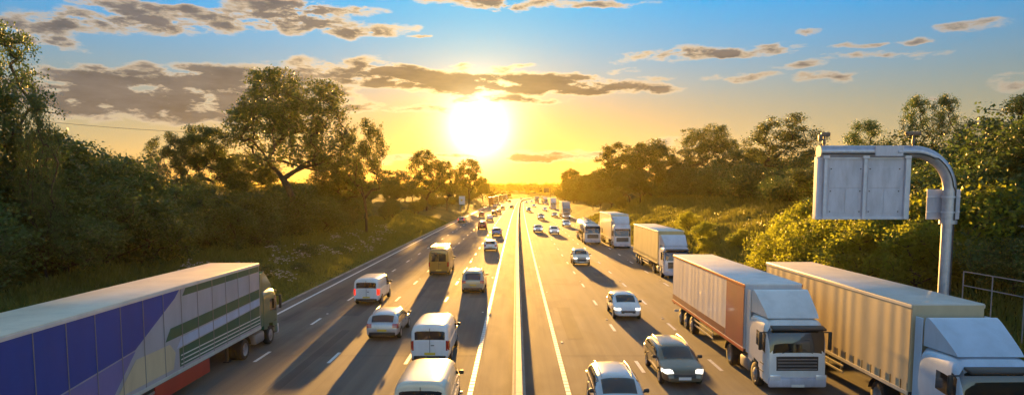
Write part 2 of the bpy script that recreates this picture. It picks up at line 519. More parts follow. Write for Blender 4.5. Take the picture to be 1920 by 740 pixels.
zs = np.concatenate([np.arange(-60, 20, 8), np.arange(20, 180, 2.5), np.arange(180, 460, 8), np.arange(460, 900, 20), np.arange(900, 1860, 60)])
us = np.concatenate([[-1800, -900, -450, -240, -140, -95, -75], np.arange(-62, -26, 2.5), np.arange(-26, -18, 1.0), [-18, -17.6, -17.0, -9, 0, 9, 17.4, 18.0, 18.5], np.arange(19, 27, 1.0), np.arange(27, 62, 2.5), [75, 95, 140, 240, 450, 900, 1800]])
ZZ, UU = np.meshgrid(zs, us, indexing='ij')
XX = UU + curve(ZZ)
HH = ground_h(UU, ZZ)
nz_, nu_ = ZZ.shape
idx = np.arange(nz_ * nu_).reshape(nz_, nu_)
quads = np.stack([idx[:-1, :-1], idx[:-1, 1:], idx[1:, 1:], idx[1:, :-1]], -1).reshape(-1, 4)
ground = np_mesh('ground', np.stack([XX, ZZ, HH], -1).reshape(-1, 3), quads, M['earth'], smooth=True)
tag(ground, kind='structure')

ROAD_Z = np.concatenate([np.arange(-60, 300, 10), np.arange(300, 960, 15)])
def strip(name, u0, u1, m, z=0.0, zr=ROAD_Z):
    c = curve(zr)
    v = np.concatenate([np.stack([c + u0, zr, np.full_like(c, z)], -1), np.stack([c + u1, zr, np.full_like(c, z)], -1)])
    n = len(zr); i = np.arange(n - 1)
    o = np_mesh(name, v, np.stack([i, i + n, i + n + 1, i + 1], -1), m)
    return tag(o, kind='structure')
# the sheets face up: order u0 < u1
strip('left_road', -17.0, -1.70, M['asphalt'])
strip('central_reserve_road', -1.70, 1.98, M['reserve'], .001)
strip('right_road', 1.98, 17.4, M['asphalt'])

def marks():
    V, F = [], []
    def quad(u0, u1, z0, z1, h=.004):
        o = len(V)
        c0, c1 = float(curve(z0)), float(curve(z1))
        V.extend([(c0 + u0, z0, h), (c0 + u1, z0, h), (c1 + u1, z1, h), (c1 + u0, z1, h)])
        F.append((o, o + 1, o + 2, o + 3))
    for u in (-12.65, -9.02, -5.28, 5.84, 9.48, 13.22):
        z = -52.0 + {-12.65: 2.8, -9.02: 2.6, -5.28: 2.4, 5.84: .9, 9.48: 1.2, 13.22: 1.5}[u]
        while z < 640:
            quad(u - .085 - .03 * (z > 150), u + .085 + .03 * (z > 150), z, z + 2.1); z += 9.0
    for u in (-16.0, 16.75):
        for a, b in zip(ROAD_Z[:-1], ROAD_Z[1:]):
            quad(u - .11, u + .11, float(a), float(b))
    for u in (-1.87, 2.16):
        for a, b in zip(ROAD_Z[:-1], ROAD_Z[1:]):
            quad(u - .10, u + .10, float(a), float(b))
    # shorter raised ribs across the inner edge lines
    o = np_mesh('road_markings', np.array(V), np.array(F), M['white_paint'])
    tag(o, kind='structure')
    V.clear(); F.clear()
    for u in (-1.87, 2.16):
        z = 16.0
        while z < 95:
            quad(u - .098, u + .098, z, z + .075, .008); z += .50
    o = np_mesh('road_marking_grooves', np.array(V), np.array(F), M['rib_gap'])
    tag(o, kind='structure')
marks()

def patches():
    V, F = [], []
    r4 = random.Random(9)
    for k in range(34):
        u = r4.choice([-14.4, -10.9, -7.2, -3.6, 4.0, 7.6, 11.3, 15.0]) + r4.uniform(-.9, .9)
        z = r4.uniform(26, 150); w = r4.choice([.35, .5, .9, 1.3]); l = r4.uniform(1.5, 14)
        o = len(V); c0, c1 = float(curve(z)), float(curve(z + l)); h = .0015 + .00006 * k
        V.extend([(c0 + u - w / 2, z, h), (c0 + u + w / 2, z, h), (c1 + u + w / 2, z + l, h), (c1 + u - w / 2, z + l, h)]); F.append((o, o + 1, o + 2, o + 3))
    for z in (33.0, 58.5, 96.0, 141.0):
        for (a, b_) in ((-16.9, -1.75), (2.05, 17.2)):
            o = len(V); c0 = float(curve(z)); h = .0038
            V.extend([(c0 + a, z, h), (c0 + b_, z, h), (c0 + b_, z + .07, h), (c0 + a, z + .07, h)]); F.append((o, o + 1, o + 2, o + 3))
    o = np_mesh('road_patches', np.array(V), np.array(F), M['patch']); tag(o, kind='structure')
patches()

def sweep(name, prof, zr, m, smooth=None):
    """sweep an (x, z) outline along the road"""
    n, k = len(zr), len(prof)
    c = curve(zr)
    V = [(c[i] + x, zr[i], h) for i in range(n) for (x, h) in prof]
    F = [(i * k + j, i * k + j + 1, (i + 1) * k + j + 1, (i + 1) * k + j) for i in range(n - 1) for j in range(k - 1)]
    b = MB(); b.add(V, F)
    b.add([(c[0] + x, zr[0], h) for (x, h) in prof], [tuple(range(k))])
    return b.build(name, m, smooth=smooth)
barrier = sweep('concrete_barrier', [(.41, .002), (.39, .30), (.31, .36), (.265, .88), (.245, .90), (.01, .90), (-.01, .88), (-.055, .36), (-.135, .30), (-.155, .002)], np.concatenate([np.arange(-60, 300, 6), np.arange(300, 960, 12)]), M['concrete'], smooth=25)
tag(barrier, 'long concrete step barrier running down the central reserve', 'barrier')

# narrow flush kerb along the left verge
kerb = sweep('verge_kerb', [(-16.9, .005), (-16.9, .07), (-17.1, .07), (-17.1, -.05)][::-1], ROAD_Z, M['concrete'])
tag(kerb, kind='structure')

# ------------------------------------------------------------------ vehicles: lofted bodies
def resample(prof, n):
    p = np.array(prof, float)
    s = np.concatenate([[0], np.cumsum(np.hypot(*np.diff(p, axis=0).T))])
    t = np.union1d(np.linspace(0, s[-1], n), s)
    t = t[np.concatenate([[True], np.diff(t) > 1e-4])]
    return np.stack([np.interp(t, s, p[:, 0]), np.interp(t, s, p[:, 1])], -1)

def round_prof(p, it=2, q=.22):
    p = [tuple(x) for x in p]
    for _ in range(it):
        out = [p[0]]
        for a, b in zip(p[:-1], p[1:]):
            out.append((a[0] * (1 - q) + b[0] * q, a[1] * (1 - q) + b[1] * q))
            out.append((a[0] * q + b[0] * (1 - q), a[1] * q + b[1] * (1 - q)))
        out.append(p[-1]); p = out
    return p

def loft(spec, root, mats, names):
    """body shell lofted along y; cells are shared out among the parts by spec['classify']"""
    prof = resample(round_prof(spec['top']), spec.get('n', 74))
    ys, zt = prof[:, 0], prof[:, 1]
    order = np.arange(len(ys))
    zb = np.minimum(np.interp(ys, *zip(*spec['belt'])), zt - .03)
    zf = np.minimum(np.interp(ys, *zip(*spec['floor'])), zb - .05)
    w = np.interp(ys, *zip(*spec['half']))
    nu, nl = spec.get('n_up', 3.0), spec.get('n_lo', 5.0)
    ts = np.array([.06, .14, .24, .34, .44, .54, .64, .72, .80, .87])
    xs_ = (1 - .87 ** nu) ** (1 / nu)
    rows = []
    # lower side from the floor's middle out and up to the belt
    low = [(0, 1.0), (.45, 1.0), (.8, 1.0)] + [(a, None) for a in (.9, .96)] 
    pts = []
    for a in (0, .4, .7, .85, .93, .97):
        pts.append((a * np.ones_like(ys), 1 - np.clip(1 - a ** nl, 0, 1) ** (1 / nl) * 0 - (1 - (1 - a ** nl) ** (1 / nl)), 'lo'))
    X, Zs, reg, tt = [], [], [], []
    for a in (0, .4, .7, .86, .94):
        X.append(w * a); Zs.append(zb + (zf - zb) * (1 - a ** nl) ** (1 / nl)); reg.append('under'); tt.append(a)
    for b in (.82, .70, .58, .46, .34, .22, .11, 0.0):
        X.append(w * (1 - b ** nl) ** (1 / nl)); Zs.append(zb + (zf - zb) * b); reg.append('side'); tt.append(b)
    sh = spec.get('shoulder', .97)
    for t in ts:
        X.append(w * sh * (1 - t ** nu) ** (1 / nu)); Zs.append(zb + (zt - zb) * t); reg.append('upside'); tt.append(t)
    for a in (.9, .78, .64, .5, .35, .18, 0.0):
        x = xs_ * a
        X.append(w * sh * x); Zs.append(zb + (zt - zb) * (1 - x ** nu) ** (1 / nu)); reg.append('top'); tt.append(a)
    X, Zs = np.array(X), np.array(Zs)
    nr, ns = X.shape
    cells = {}
    verts = []
    for side in (1, -1):
        for i in range(nr):
            for j in range(ns):
                verts.append((side * X[i, j], ys[j], Zs[i, j]))
    verts = np.array(verts)
    def vid(side, i, j):
        return (0 if side > 0 else nr * ns) + i * ns + j
    for side in (1, -1):
        for i in range(nr - 1):
            for j in range(ns - 1):
                q = (vid(side, i, j), vid(side, i, j + 1), vid(side, i + 1, j + 1), vid(side, i + 1, j))
                if side > 0:
                    q = q[::-1]
                c = verts[list(q)].mean(0)
                p = spec['classify'](side, reg[i + 1], (tt[i] + tt[i + 1]) / 2 if reg[i] == reg[i + 1] else tt[i + 1], c, j / (ns - 1), abs(ys[j + 1] - ys[j]) < abs(zt[j + 1] - zt[j]))
                if p:
                    cells.setdefault(p, []).append(q[::-1])
    for j in (0, ns - 1):
        ring = [vid(1, i, j) for i in range(nr)] + [vid(-1, i, j) for i in range(nr - 2, 0, -1)]
        cells.setdefault(spec.get('cap', 'body'), []).append(tuple(ring if j else ring[::-1]))
    spec['_rows'] = (X, Zs, reg, tt, ys, zt, zb)
    made = {}
    for p, fs in sorted(cells.items(), key=lambda kv: kv[0] != spec.get('main', 'body')):
        used = sorted({i for f in fs for i in f}); remap = {u: k for k, u in enumerate(used)}
        # weld the centre line
        b = MB(); b.add(verts[used], [tuple(remap[i] for i in f) for f in fs])
        name = names.get(p, p).split('@')[0]
        o = b.build(name.split('#')[0], mats[p], root, smooth=40)
        bm = bmesh.new(); bm.from_mesh(o.data)
        bmesh.ops.remove_doubles(bm, verts=bm.verts, dist=1e-4)
        bmesh.ops.recalc_face_normals(bm, faces=bm.faces)
        bm.to_mesh(o.data); bm.free()
        made[p] = o
    return made

def wheel(root, x, y, r, wdt, side, rim='rim', truck=False, twin=False):
    b = MB()
    h = wdt / 2
    b.lathe_x((x, y, r), [(-h, r * .62), (-h, r * .90), (-h * .8, r * .985), (0, r), (h * .8, r * .985), (h, r * .90), (h, r * .62)], 26)
    if twin:
        x2 = x - side * (wdt + .05)
        b.lathe_x((x2, y, r), [(-h, r * .62), (-h, r * .90), (-h * .8, r * .985), (0, r), (h * .8, r * .985), (h, r * .90), (h, r * .62)], 26)
    t = b.build('wheel', M['rubber'], root, smooth=50)
    rb = MB()
    f = side * h
    if truck:
        d = .09 if twin else -.02
        rb.lathe_x((x, y, r), [(f * .96, r * .63), (f - side * .03, r * .56), (f - side * d, r * .42), (f - side * d, r * .2), (f + side * (.05 - d), r * .17), (f + side * (.05 - d), .001)], 20)
    else:
        rb.lathe_x((x, y, r), [(f * .98, r * .66), (f * .9, r * .6), (f * .55, r * .56), (f * .5, .001)], 24)
        for k in range(5):
            a = 2 * PI * k / 5
            rb.box((x + f * .82, y + math.cos(a) * r * .33, r + math.sin(a) * r * .33), (.03, r * .16, r * .56), .008, (a - PI / 2, 0, 0))
        rb.lathe_x((x, y, r), [(f * .95, r * .14), (f * .95, .001)], 12)
    rb.build('rim', M[rim], t, smooth=40)
    return t

CAR_SPECS = {
    'hatchback': dict(L=4.2, W=.89, top=[(-2.10, .50), (-2.10, .66), (-2.03, .98), (-1.92, 1.06), (-1.50, 1.43), (-.9, 1.51), (-.1, 1.52), (.42, 1.45), (1.12, 1.02), (1.35, .97), (1.88, .80), (2.06, .66), (2.10, .48)],
                      rw=(-1.94, -1.42), ws=(.40, 1.10), side=(-1.45, 1.0), wheels=(-1.30, 1.30), r=.32, belt=.96),
    'estate': dict(L=4.7, W=.91, top=[(-2.34, .48), (-2.35, .66), (-2.30, .98), (-2.2, 1.05), (-1.92, 1.42), (-1.2, 1.50), (-.1, 1.50), (.45, 1.43), (1.22, 1.00), (1.45, .95), (2.10, .79), (2.31, .64), (2.35, .48)],
                   rw=(-2.22, -1.86), ws=(.44, 1.20), side=(-1.95, 1.08), wheels=(-1.42, 1.42), r=.33, belt=.95),
    'saloon': dict(L=4.7, W=.91, top=[(-2.34, .50), (-2.35, .70), (-2.30, .98), (-2.2, 1.06), (-1.72, 1.08), (-1.0, 1.40), (-.5, 1.46), (-.1, 1.46), (.40, 1.40), (1.20, .98), (1.45, .94), (2.10, .79), (2.31, .64), (2.35, .48)],
                   rw=(-1.70, -.95), ws=(.38, 1.18), side=(-1.30, 1.06), wheels=(-1.42, 1.42), r=.33, belt=.95),
    'suv': dict(L=4.6, W=.94, top=[(-2.29, .55), (-2.30, .80), (-2.27, 1.10), (-2.18, 1.18), (-1.85, 1.63), (-1.2, 1.72), (-.1, 1.72), (.50, 1.64), (1.12, 1.20), (1.35, 1.13), (2.05, .98), (2.26, .80), (2.30, .55)],
                rw=(-2.20, -1.78), ws=(.48, 1.10), side=(-1.85, 1.0), wheels=(-1.36, 1.40), r=.37, belt=1.10, clear=.26),
    'mpv': dict(L=4.6, W=.93, top=[(-2.29, .50), (-2.30, .75), (-2.28, 1.08), (-2.2, 1.15), (-2.0, 1.70), (-1.4, 1.82), (-.1, 1.83), (.62, 1.72), (1.50, 1.14), (1.65, 1.08), (2.12, .88), (2.27, .70), (2.30, .48)],
                rw=(-2.22, -1.96), ws=(.60, 1.46), side=(-2.05, 1.32), wheels=(-1.42, 1.46), r=.33, belt=1.06),
    'van': dict(L=4.9, W=.96, top=[(-2.45, .42), (-2.45, .8), (-2.45, 1.25), (-2.43, 1.90), (-2.32, 1.96), (-1.2, 1.98), (.7, 1.96), (1.05, 1.88), (1.72, 1.22), (1.85, 1.16), (2.28, .98), (2.42, .78), (2.45, .48)],
                rw=(-2.46, -2.40), ws=(1.00, 1.68), side=(.30, 1.55), wheels=(-1.50, 1.55), r=.34, belt=1.16, nu=4.5),
    'high_van': dict(L=6.0, W=1.02, top=[(-3.0, .45), (-3.0, 1.0), (-3.0, 1.6), (-2.97, 2.52), (-2.85, 2.60), (-1.2, 2.62), (1.0, 2.60), (1.45, 2.45), (2.10, 1.42), (2.25, 1.30), (2.78, 1.08), (2.97, .85), (3.0, .5)],
                     rw=(-3.1, -2.96), ws=(1.42, 2.06), side=(.75, 1.9), wheels=(-1.85, 1.95), r=.36, belt=1.32, nu=5.0),
}

def make_car(kind):
    s = CAR_SPECS[kind]
    L, W, r = s['L'], s['W'], s['r']
    h = L / 2
    van = kind in ('van', 'high_van')
    H = max(z for _, z in s['top'])
    root = empty({'mpv': 'people_carrier', 'suv': 'off_roader'}.get(kind, kind))
    fl = s.get('clear', .20)
    zb = s['belt']
    spec = dict(top=s['top'], belt=[(-h, zb - .02), (0, zb), (h, zb - .14)], floor=[(-h, .36), (-h + .25, fl + .02), (h - .35, fl), (h, .32)],
                half=[(-h, W * .90), (-h + .12, W * .955), (-h + .7, W), (h - 1.0, W), (h - .35, W * .93), (h - .1, W * .82), (h, W * .74)],
                n_up=s.get('nu', 3.0), n_lo=5.5, n=84)
    tail = (zb - .22, zb + .02) if not van else (zb - .38, zb + .06)
    def classify(side, reg, t, c, u, steep):
        x, y, z = c
        for wy in s['wheels']:
            if math.hypot(y - wy, z - r) < r * 1.17 and z < zb - .12 and abs(x) > W * .55:
                return None
        sn = 'l' if side > 0 else 'r'
        if reg == 'side' and t > .70 and z < .48 and abs(y) < h - .3:
            return 'sill@' + sn
        if reg == 'under' and z < .5 and abs(y) < h - .2:
            return 'underbody'
        sn = 'l' if side > 0 else 'r'
        if reg == 'top' and s['ws'][0] < y < s['ws'][1] and y > 0:
            return 'windscreen'
        if reg == 'top' and y < 0:
            if van and y < s['rw'][1] and zb + .12 < z < H - .32 and abs(x) < W * .72 and abs(x) > .05:
                return 'rear_window'
            if not van and s['rw'][0] < y < s['rw'][1]:
                return 'rear_window'
        if reg == 'upside' and .04 < t < .82 and not (van and y < 0):
            lim_f = s['ws'][1] - .10 - t * (s['ws'][1] - s['ws'][0] + .02)
            lim_b = s['side'][0] + t * (.34 if not van else 0)
            if lim_b < y < lim_f and y < s['side'][1]:
                return 'side_window@' + sn
        if y < -h + .34 and reg in ('upside', 'side') and tail[0] < z < tail[1] and abs(x) > W * (.62 if not van else .80):
            return 'tail_light@' + sn
        if y < -h + .2 and reg == 'top' and tail[0] < z < tail[1] and abs(x) > W * (.62 if not van else .80):
            return 'tail_light@' + sn
        if y > h - .62 and reg in ('side', 'upside', 'top') and abs(x) > W * .52 and zb - .31 < z < zb - .17:
            return 'headlight@' + sn
        if y > h - .22 and abs(x) < W * .50 and .42 < z < zb - .32:
            return 'grille'
        return 'body'
    spec['classify'] = classify
    mats = {'body': paint((.6, .6, .6)), 'underbody': M['under'], 'windscreen': M['glass'], 'rear_window': M['glass'], 'side_window@l': M['glass'], 'side_window@r': M['glass'],
            'tail_light@l': M['taillamp'], 'tail_light@r': M['taillamp'], 'headlight@l': M['headlamp'], 'headlight@r': M['headlamp'], 'grille': M['black'], 'sill@l': M['black'], 'sill@r': M['black']}
    names = {k: k.split('@')[0] for k in mats}
    loft(spec, root, mats, names)
    X, Zs, reg, tt, ys, zt_, zb_ = spec['_rows']
    side_rows = [i for i in range(len(reg)) if reg[i] == 'side' and tt[i] < .8]
    def on_side(y, zfrac_rows):
        return [(float(np.interp(y, ys[ok], X[i][ok])), y, float(np.interp(y, ys[ok], Zs[i][ok]))) for i in zfrac_rows]
    ok = np.concatenate([[True], np.diff(ys) > 1e-5])
    front = s['ws'][1] - .30
    cuts = [front, front - 1.05] + ([] if van else [s['wheels'][0] + .42])
    for sd in (1, -1):
        for y in cuts:
            b = MB(); b.tube([(sd * (x - .004), yy, z) for (x, yy, z) in on_side(y, side_rows)], .011, 6)
            b.build('door_seam', M['under'], root)
        for y in [front - .92] + ([] if van else [cuts[-1] + .12 + .0]):
            x = float(np.interp(y, ys[ok], X[side_rows[-2]][ok]))
            b = MB(); b.box((sd * (x + .012), y, zb - .13), (.03, .17, .032), .01); b.build('door_handle', M['black'], root, smooth=40)
    if van:
        b = MB(); b.box((0, -h - .003, zb + .02), (.022, .016, 1.25 if kind == 'van' else 1.9), .002); b.build('door_seam', M['under'], root)
        b = MB(); b.box((.13, -h - .015, zb - .16), (.16, .03, .04), .008); b.build('door_handle', M['black'], root)
    for wy in s['wheels']:
        for sd in (1, -1):
            wheel(root, sd * (W - .11), wy, r, .21, sd, rim='rim_dark' if van else 'rim')
            # dark arch lip
    for wy in s['wheels']:
        b = MB(); b.box((0, wy, r + .12), (W * 1.62, r * 2.3, r * 1.5), .02); b.build('wheel_arch', M['under'], root)
    for sd in (1, -1):
        yb = s['ws'][1] - .28
        m_ = MB(); m_.box((sd * (W + .08), yb, zb + .10), (.20, .14, .15), .05)
        m_.box((sd * (W - .01), yb + .02, zb + .05), (.10, .06, .05), .015)
        m_.build('wing_mirror', M['black'], root, smooth=40)
    b = MB(); b.box((0, -h - .004, zb - .34 if not van else .60), (.52, .02, .115), .004); b.build('number_plate', M['plate_yellow'], root)
    b = MB(); b.box((0, h - .0, .46), (.52, .03, .115), .004); b.build('number_plate', M['plate_white'], root)
    b = MB(); b.box((0, -h + .06, .42), (W * 1.6, .16, .20), .05); b.build('rear_bumper', M['black'], root, smooth=40)
    if kind in ('estate', 'suv', 'mpv'):
        for sd in (1, -1):
            b = MB(); b.tube([(sd * W * .62, -1.75, H - .10), (sd * W * .64, -1.6, H - .02), (sd * W * .66, -.7, H + .015), (sd * W * .66, .2, H - .02), (sd * W * .62, .36, H - .10)], .022, 8); b.build('roof_rail', M['rim'], root, smooth=60)
    return root

# ---- lorries
def lorry(kind='curtain', tl=13.6, th=4.2, cab='day'):
    """origin on the road under the front bumper; +y is forward"""
    root = empty('articulated_lorry')
    W = 1.25
    # tractor cab, 2.3 m long
    ct = 3.05 if cab == 'day' else 3.55
    y0, y1 = -2.25, 0.0
    spec = dict(top=[(y0, 1.0), (y0, 2.0), (y0 + .02, ct - .12), (y0 + .15, ct), (-.55, ct - .02), (-.28, ct - .25), (-.12, 2.30), (-.03, 1.62), (0, 1.2), (-.0, .60)],
                belt=[(y0, 1.0), (0, .62)], floor=[(y0, .95), (-1.9, .92), (-1.0, .45), (0, .34)], half=[(y0, W * .98), (-.5, W * .98), (-.2, W * .955), (0, W * .90)],
                n_up=9.0, n_lo=7.0, shoulder=1.0, n=90, main='cab', cap='cab')
    def classify(side, reg, t, c, u, steep):
        x, y, z = c
        sn = 'l' if side > 0 else 'r'
        if math.hypot(y + 1.35, z - .52) < .60 and abs(x) > .6:
            return None
        if reg == 'top' and y > -.30 and 1.72 < z < 2.62:
            return 'windscreen'
        if reg == 'top' and y > -.2 and .98 < z < 1.55 and abs(x) < .86:
            return 'grille'
        if reg == 'upside' and -1.35 < y < -.32 and 1.72 < z < 2.45:
            return 'side_window@' + sn
        return 'cab'
    spec['classify'] = classify
    made = {}
    mats = {'cab': paint((.7, .7, .72)), 'windscreen': M['glass'], 'grille': M['black'], 'side_window@l': M['glass'], 'side_window@r': M['glass']}
    got = loft(spec, root, mats, {k: k.split('@')[0] for k in mats})
    cabo = got['cab']
    for k, o in got.items():
        if k != 'cab':
            o.parent = cabo
    b = MB()
    for k in range(4):
        b.box((0, .0, 1.06 + .13 * k), (1.60, .05, .035), .01)
    b.build('grille_bar', M['rim_dark'], cabo)
    b = MB(); b.box((0, -.05, 2.72), (2.15, .42, .10), .04, (R(-12), 0, 0)); b.build('sun_visor', M['black'], cabo, smooth=40)
    b = MB(); b.box((0, .02, .52), (2.34, .20, .40), .08); b.build('bumper', M['panel_grey'], cabo, smooth=40)
    for sd in (1, -1):
        b = MB(); b.box((sd * .92, .115, .74), (.44, .06, .22), .03); b.build('headlight', M['headlamp'], cabo, smooth=40)
        b = MB(); b.box((sd * 1.42, -.30, 2.15), (.14, .12, .75), .04); b.tube([(sd * 1.15, -.3, 2.5), (sd * 1.42, -.3, 2.5)], .025, 8); b.build('wing_mirror', M['black'], cabo, smooth=40)
        b = MB()
        for k in range(3):
            b.box((sd * 1.16, -.62, .52 + .32 * k), (.14, .42, .05), .01)
        b.build('step', M['dark_steel'], cabo)
        b = MB(); b.tube([(sd * .62, -.012, 1.70), (sd * .2, .0, 1.86)], .012, 6); b.build('wiper', M['black'], cabo)
    b = MB(); b.box((0, .125, .40), (.52, .02, .11), .004); b.build('number_plate', M['plate_white'], cabo)
    # air deflector on the roof
    zt_ = min(th - .08, ct + .95)
    if kind != 'tanker' and zt_ > ct + .15:
        p = [(-2.15, ct - .02), (-2.15, zt_), (-1.9, zt_), (-.75, ct + .18), (-.55, ct - .02)]
        pr = round_prof(p, 2)
        V = [(sx * W * .93 * (1 - .10 * max(0, (y + 2.0) / 1.5)), y, z) for sx in (1, -1) for (y, z) in pr]
        n = len(pr); b = MB()
        b.add(V, [(i, i + 1, n + i + 1, n + i) for i in range(n - 1)] + [tuple(range(n))[::-1], tuple(range(n, 2 * n))])
        b.build('air_deflector', paint((.7, .7, .72)), root, smooth=35)
    for sd in (1, -1):
        b = MB(); b.box((sd * 1.18, -2.42, (zt_ + 1.1) / 2), (.05, .40, zt_ - 1.2), .02); b.build('side_deflector', paint((.7, .7, .72)), root)
    # chassis, tanks, wheels
    b = MB()
    for sd in (1, -1):
        b.box((sd * .42, -3.2, .88), (.09, 5.6, .26), .01)
    b.box((0, -4.3, 1.08), (1.0, 1.1, .12), .03)
    b.build('chassis', M['under'], root)
    for sd in (1, -1):
        b = MB(); b.box((sd * .98, -2.75, .66), (.5, 1.15, .56), .12); b.build('fuel_tank', M['rim_dark'], root, smooth=40)
        b = MB()
        pts = [(sd * 1.0, -4.75 + .64 * math.cos(a), .52 + .64 * math.sin(a)) for a in np.linspace(R(10), R(170), 9)]
        V = [(x + dx, y, z) for (x, y, z) in pts for dx in (-.26, .26)]
        b.add(V, [(2 * i, 2 * i + 1, 2 * i + 3, 2 * i + 2) for i in range(8)])
        b.build('mudguard', M['black'], root, smooth=60)
    for (y, tw) in ((-1.35, False), (-4.75, True)):
        for sd in (1, -1):
            wheel(root, sd * 1.08, y, .51, .30, sd, rim='rim_dark', truck=True, twin=tw)
    # trailer
    tf = -2.75 if kind != 'tanker' else -2.95
    tr = tf - tl
    z0 = 1.18
    if kind == 'tanker':
        b = MB()
        rad, zc = 1.12, 2.30
        prof = [(tr + .02, .02), (tr + .02, rad * .55), (tr + .16, rad * .90), (tr + .34, rad), (tf - .34, rad), (tf - .16, rad * .90), (tf - .02, rad * .55), (tf - .02, .02)]
        V, F = [], []
        n = 32
        for (y, r_) in prof:
            for k in range(n):
                a = 2 * PI * k / n
                V.append((r_ * 1.08 * math.cos(a), y, zc + r_ * math.sin(a)))
        for i in range(len(prof) - 1):
            for k in range(n):
                F.append((i * n + k, i * n + (k + 1) % n, (i + 1) * n + (k + 1) % n, (i + 1) * n + k))
        b.add(V, F)
        for k in range(6):
            y = tr + 1.2 + k * (tl - 2.4) / 5
            b.add([((rad + .025) * (1.08 if 1 else 1) * math.cos(2 * PI * q / n), y + dy, zc + (rad + .025) * math.sin(2 * PI * q / n)) for dy in (-.05, .05) for q in range(n)], [(q, (q + 1) % n, n + (q + 1) % n, n + q) for q in range(n)])
        body = b.build('tank', mat('tank_steel', (.72, .66, .52), .25, .6, coat=.3), root, smooth=50)
        b = MB(); b.box((0, (tr + tf) / 2, zc + rad + .08), (.5, tl - 2.0, .07), .02)
        for k in range(4):
            b.tube([(0, tr + 2 + k * 3.0, zc + rad), (0, tr + 2 + k * 3.0, zc + rad + .2)], .28, 14)
        b.build('walkway', M['rim_dark'], root, smooth=40)
        b = MB()
        for k in range(5):
            b.box((0, tr + .8 + k * (tl - 2) / 4, 1.1), (1.7, .18, .45), .02)
        b.build('cradle', M['dark_steel'], root)
    else:
        b = MB()
        b.box((0, (tr + tf) / 2, z0 - .03), (2.52, tl, .14), .01)
        b.build('trailer_bed', M['dark_steel'], root)
        # roof, rounded at its long edges
        b = MB(); b.box((0, (tr + tf) / 2, th - .045), (2.54, tl, .09), .035); roof = b.build('trailer_roof', paint((.75, .73, .68), 0, .5, .1), root, smooth=40)
        # sides with the shallow waves of a tensioned curtain
        for sd in (1, -1):
            ny, nz2 = 150, 6
            yy = np.linspace(tr + .06, tf - .06, ny); zz = np.linspace(z0 + .042, th - .09, nz2)
            V = []
            for z in zz:
                for k, y in enumerate(yy):
                    amp = .0028 if kind == 'curtain' else .002
                    dx = amp * math.sin(y * 7.1 + 1.2 * math.sin(y * 1.7)) + amp * .6 * math.sin(y * 2.3 + z)
                    V.append((sd * (1.248 + dx), y, z))
            F = [(a * ny + k, a * ny + k + 1, (a + 1) * ny + k + 1, (a + 1) * ny + k) for a in range(nz2 - 1) for k in range(ny - 1)]
            if sd < 0:
                F = [f[::-1] for f in F]
            b = MB(); b.add(V, F)
            so = b.build('trailer_side', paint((.75, .72, .62), 0, .55, .1), root, smooth=60)
            if kind == 'curtain':
                b = MB()
                for k in range(20):
                    y = tr + .45 + k * (tl - .9) / 19
                    b.box((sd * 1.272, y, z0 + .18), (.012, .045, .42), 0)
                b.build('curtain_strap', M['black'], so)
            b = MB(); b.box((sd * 1.266, (tr + tf) / 2, th - .10), (.03, tl, .12), .008); b.build('roof_rail', paint((.8, .78, .72), .4, .35, .1), root)
            b = MB(); b.box((sd * 1.266, (tr + tf) / 2, z0 + .0), (.03, tl, .14), .008); b.build('side_rail', paint((.8, .76, .66), .4, .35, .1), root)
        b = MB(); b.box((0, tf - .03, (z0 + th) / 2), (2.49, .06, th - z0 - .12), .01); b.build('headboard', paint((.75, .73, .68), 0, .5, .1), root)
        for sd in (1, -1):
            b = MB(); b.box((sd * .62, tr + .02, (z0 + th) / 2), (1.225, .05, th - z0 - .16), .012); dr = b.build('rear_door', paint((.7, .68, .62), 0, .5, .1), root)
            b = MB()
            for xx in (.25, .85):
                b.tube([(sd * xx, tr - .03, z0 + .05), (sd * xx, tr - .03, th - .15)], .022, 8)
                b.box((sd * xx, tr - .045, z0 + .75), (.22, .03, .05), .01)
            b.build('lock_bar', M['rim_dark'], dr, smooth=50)
    for sd in (1, -1):
        b = MB()
        for z in (.62, .88):
            b.box((sd * 1.19, tr + tl * .50, z), (.04, tl * .30, .10), .012)
        for k in range(4):
            b.box((sd * 1.16, tr + tl * .37 + k * tl * .087, .80), (.04, .06, .5), .008)
        b.build('side_guard', M['rim_dark'], root)
        b = MB(); b.box((sd * .62, tf - 2.7, .60), (.12, .14, 1.0), .02); b.box((sd * .62, tf - 2.7, .09), (.28, .28, .05), .01); b.build('landing_leg', M['dark_steel'], root)
        b = MB(); b.box((sd * .92, tr + .02, 1.0), (.52, .06, .13), .02); b.build('tail_light', M['taillamp'], root, smooth=40)
        b = MB()
        b.box((sd * .45, (tr + tf) / 2, .98), (.10, tl - .4, .26), .01); b.build('chassis', M['under'], root)
        for k in range(3):
            wheel(root, sd * 1.06, tr + 2.1 + 1.32 * k, .50, .36, sd, rim='rim_dark', truck=True)
    b = MB(); b.box((0, tr + .12, .52), (2.3, .10, .13), .02); b.build('underrun_bar', M['plate_white'], root)
    b = MB(); b.box((0, tr - .005, .80), (.52, .02, .12), .004); b.build('number_plate', M['plate_yellow'], root)
    return root

PROTO = {}
def vehicle(proto, build, x, z, heading, label, cat, group, over):
    """a copy of the prototype; x is the lane position, z the distance of its centre or bumper"""
    first = proto not in PROTO
    if first:
        PROTO[proto] = build()
        bpy.context.view_layer.update()
    p = PROTO[proto]
    o = copy_tree(p, None, over)
    c = float(curve(z))
    slope = math.atan2(float(curve(z + 5)) - float(curve(z - 5)), 10)
    o.location = (x + c, z, 0.0)
    o.rotation_euler = (0, 0, (0 if heading > 0 else PI) - slope)
    tag(o, label, cat, group)
    return o

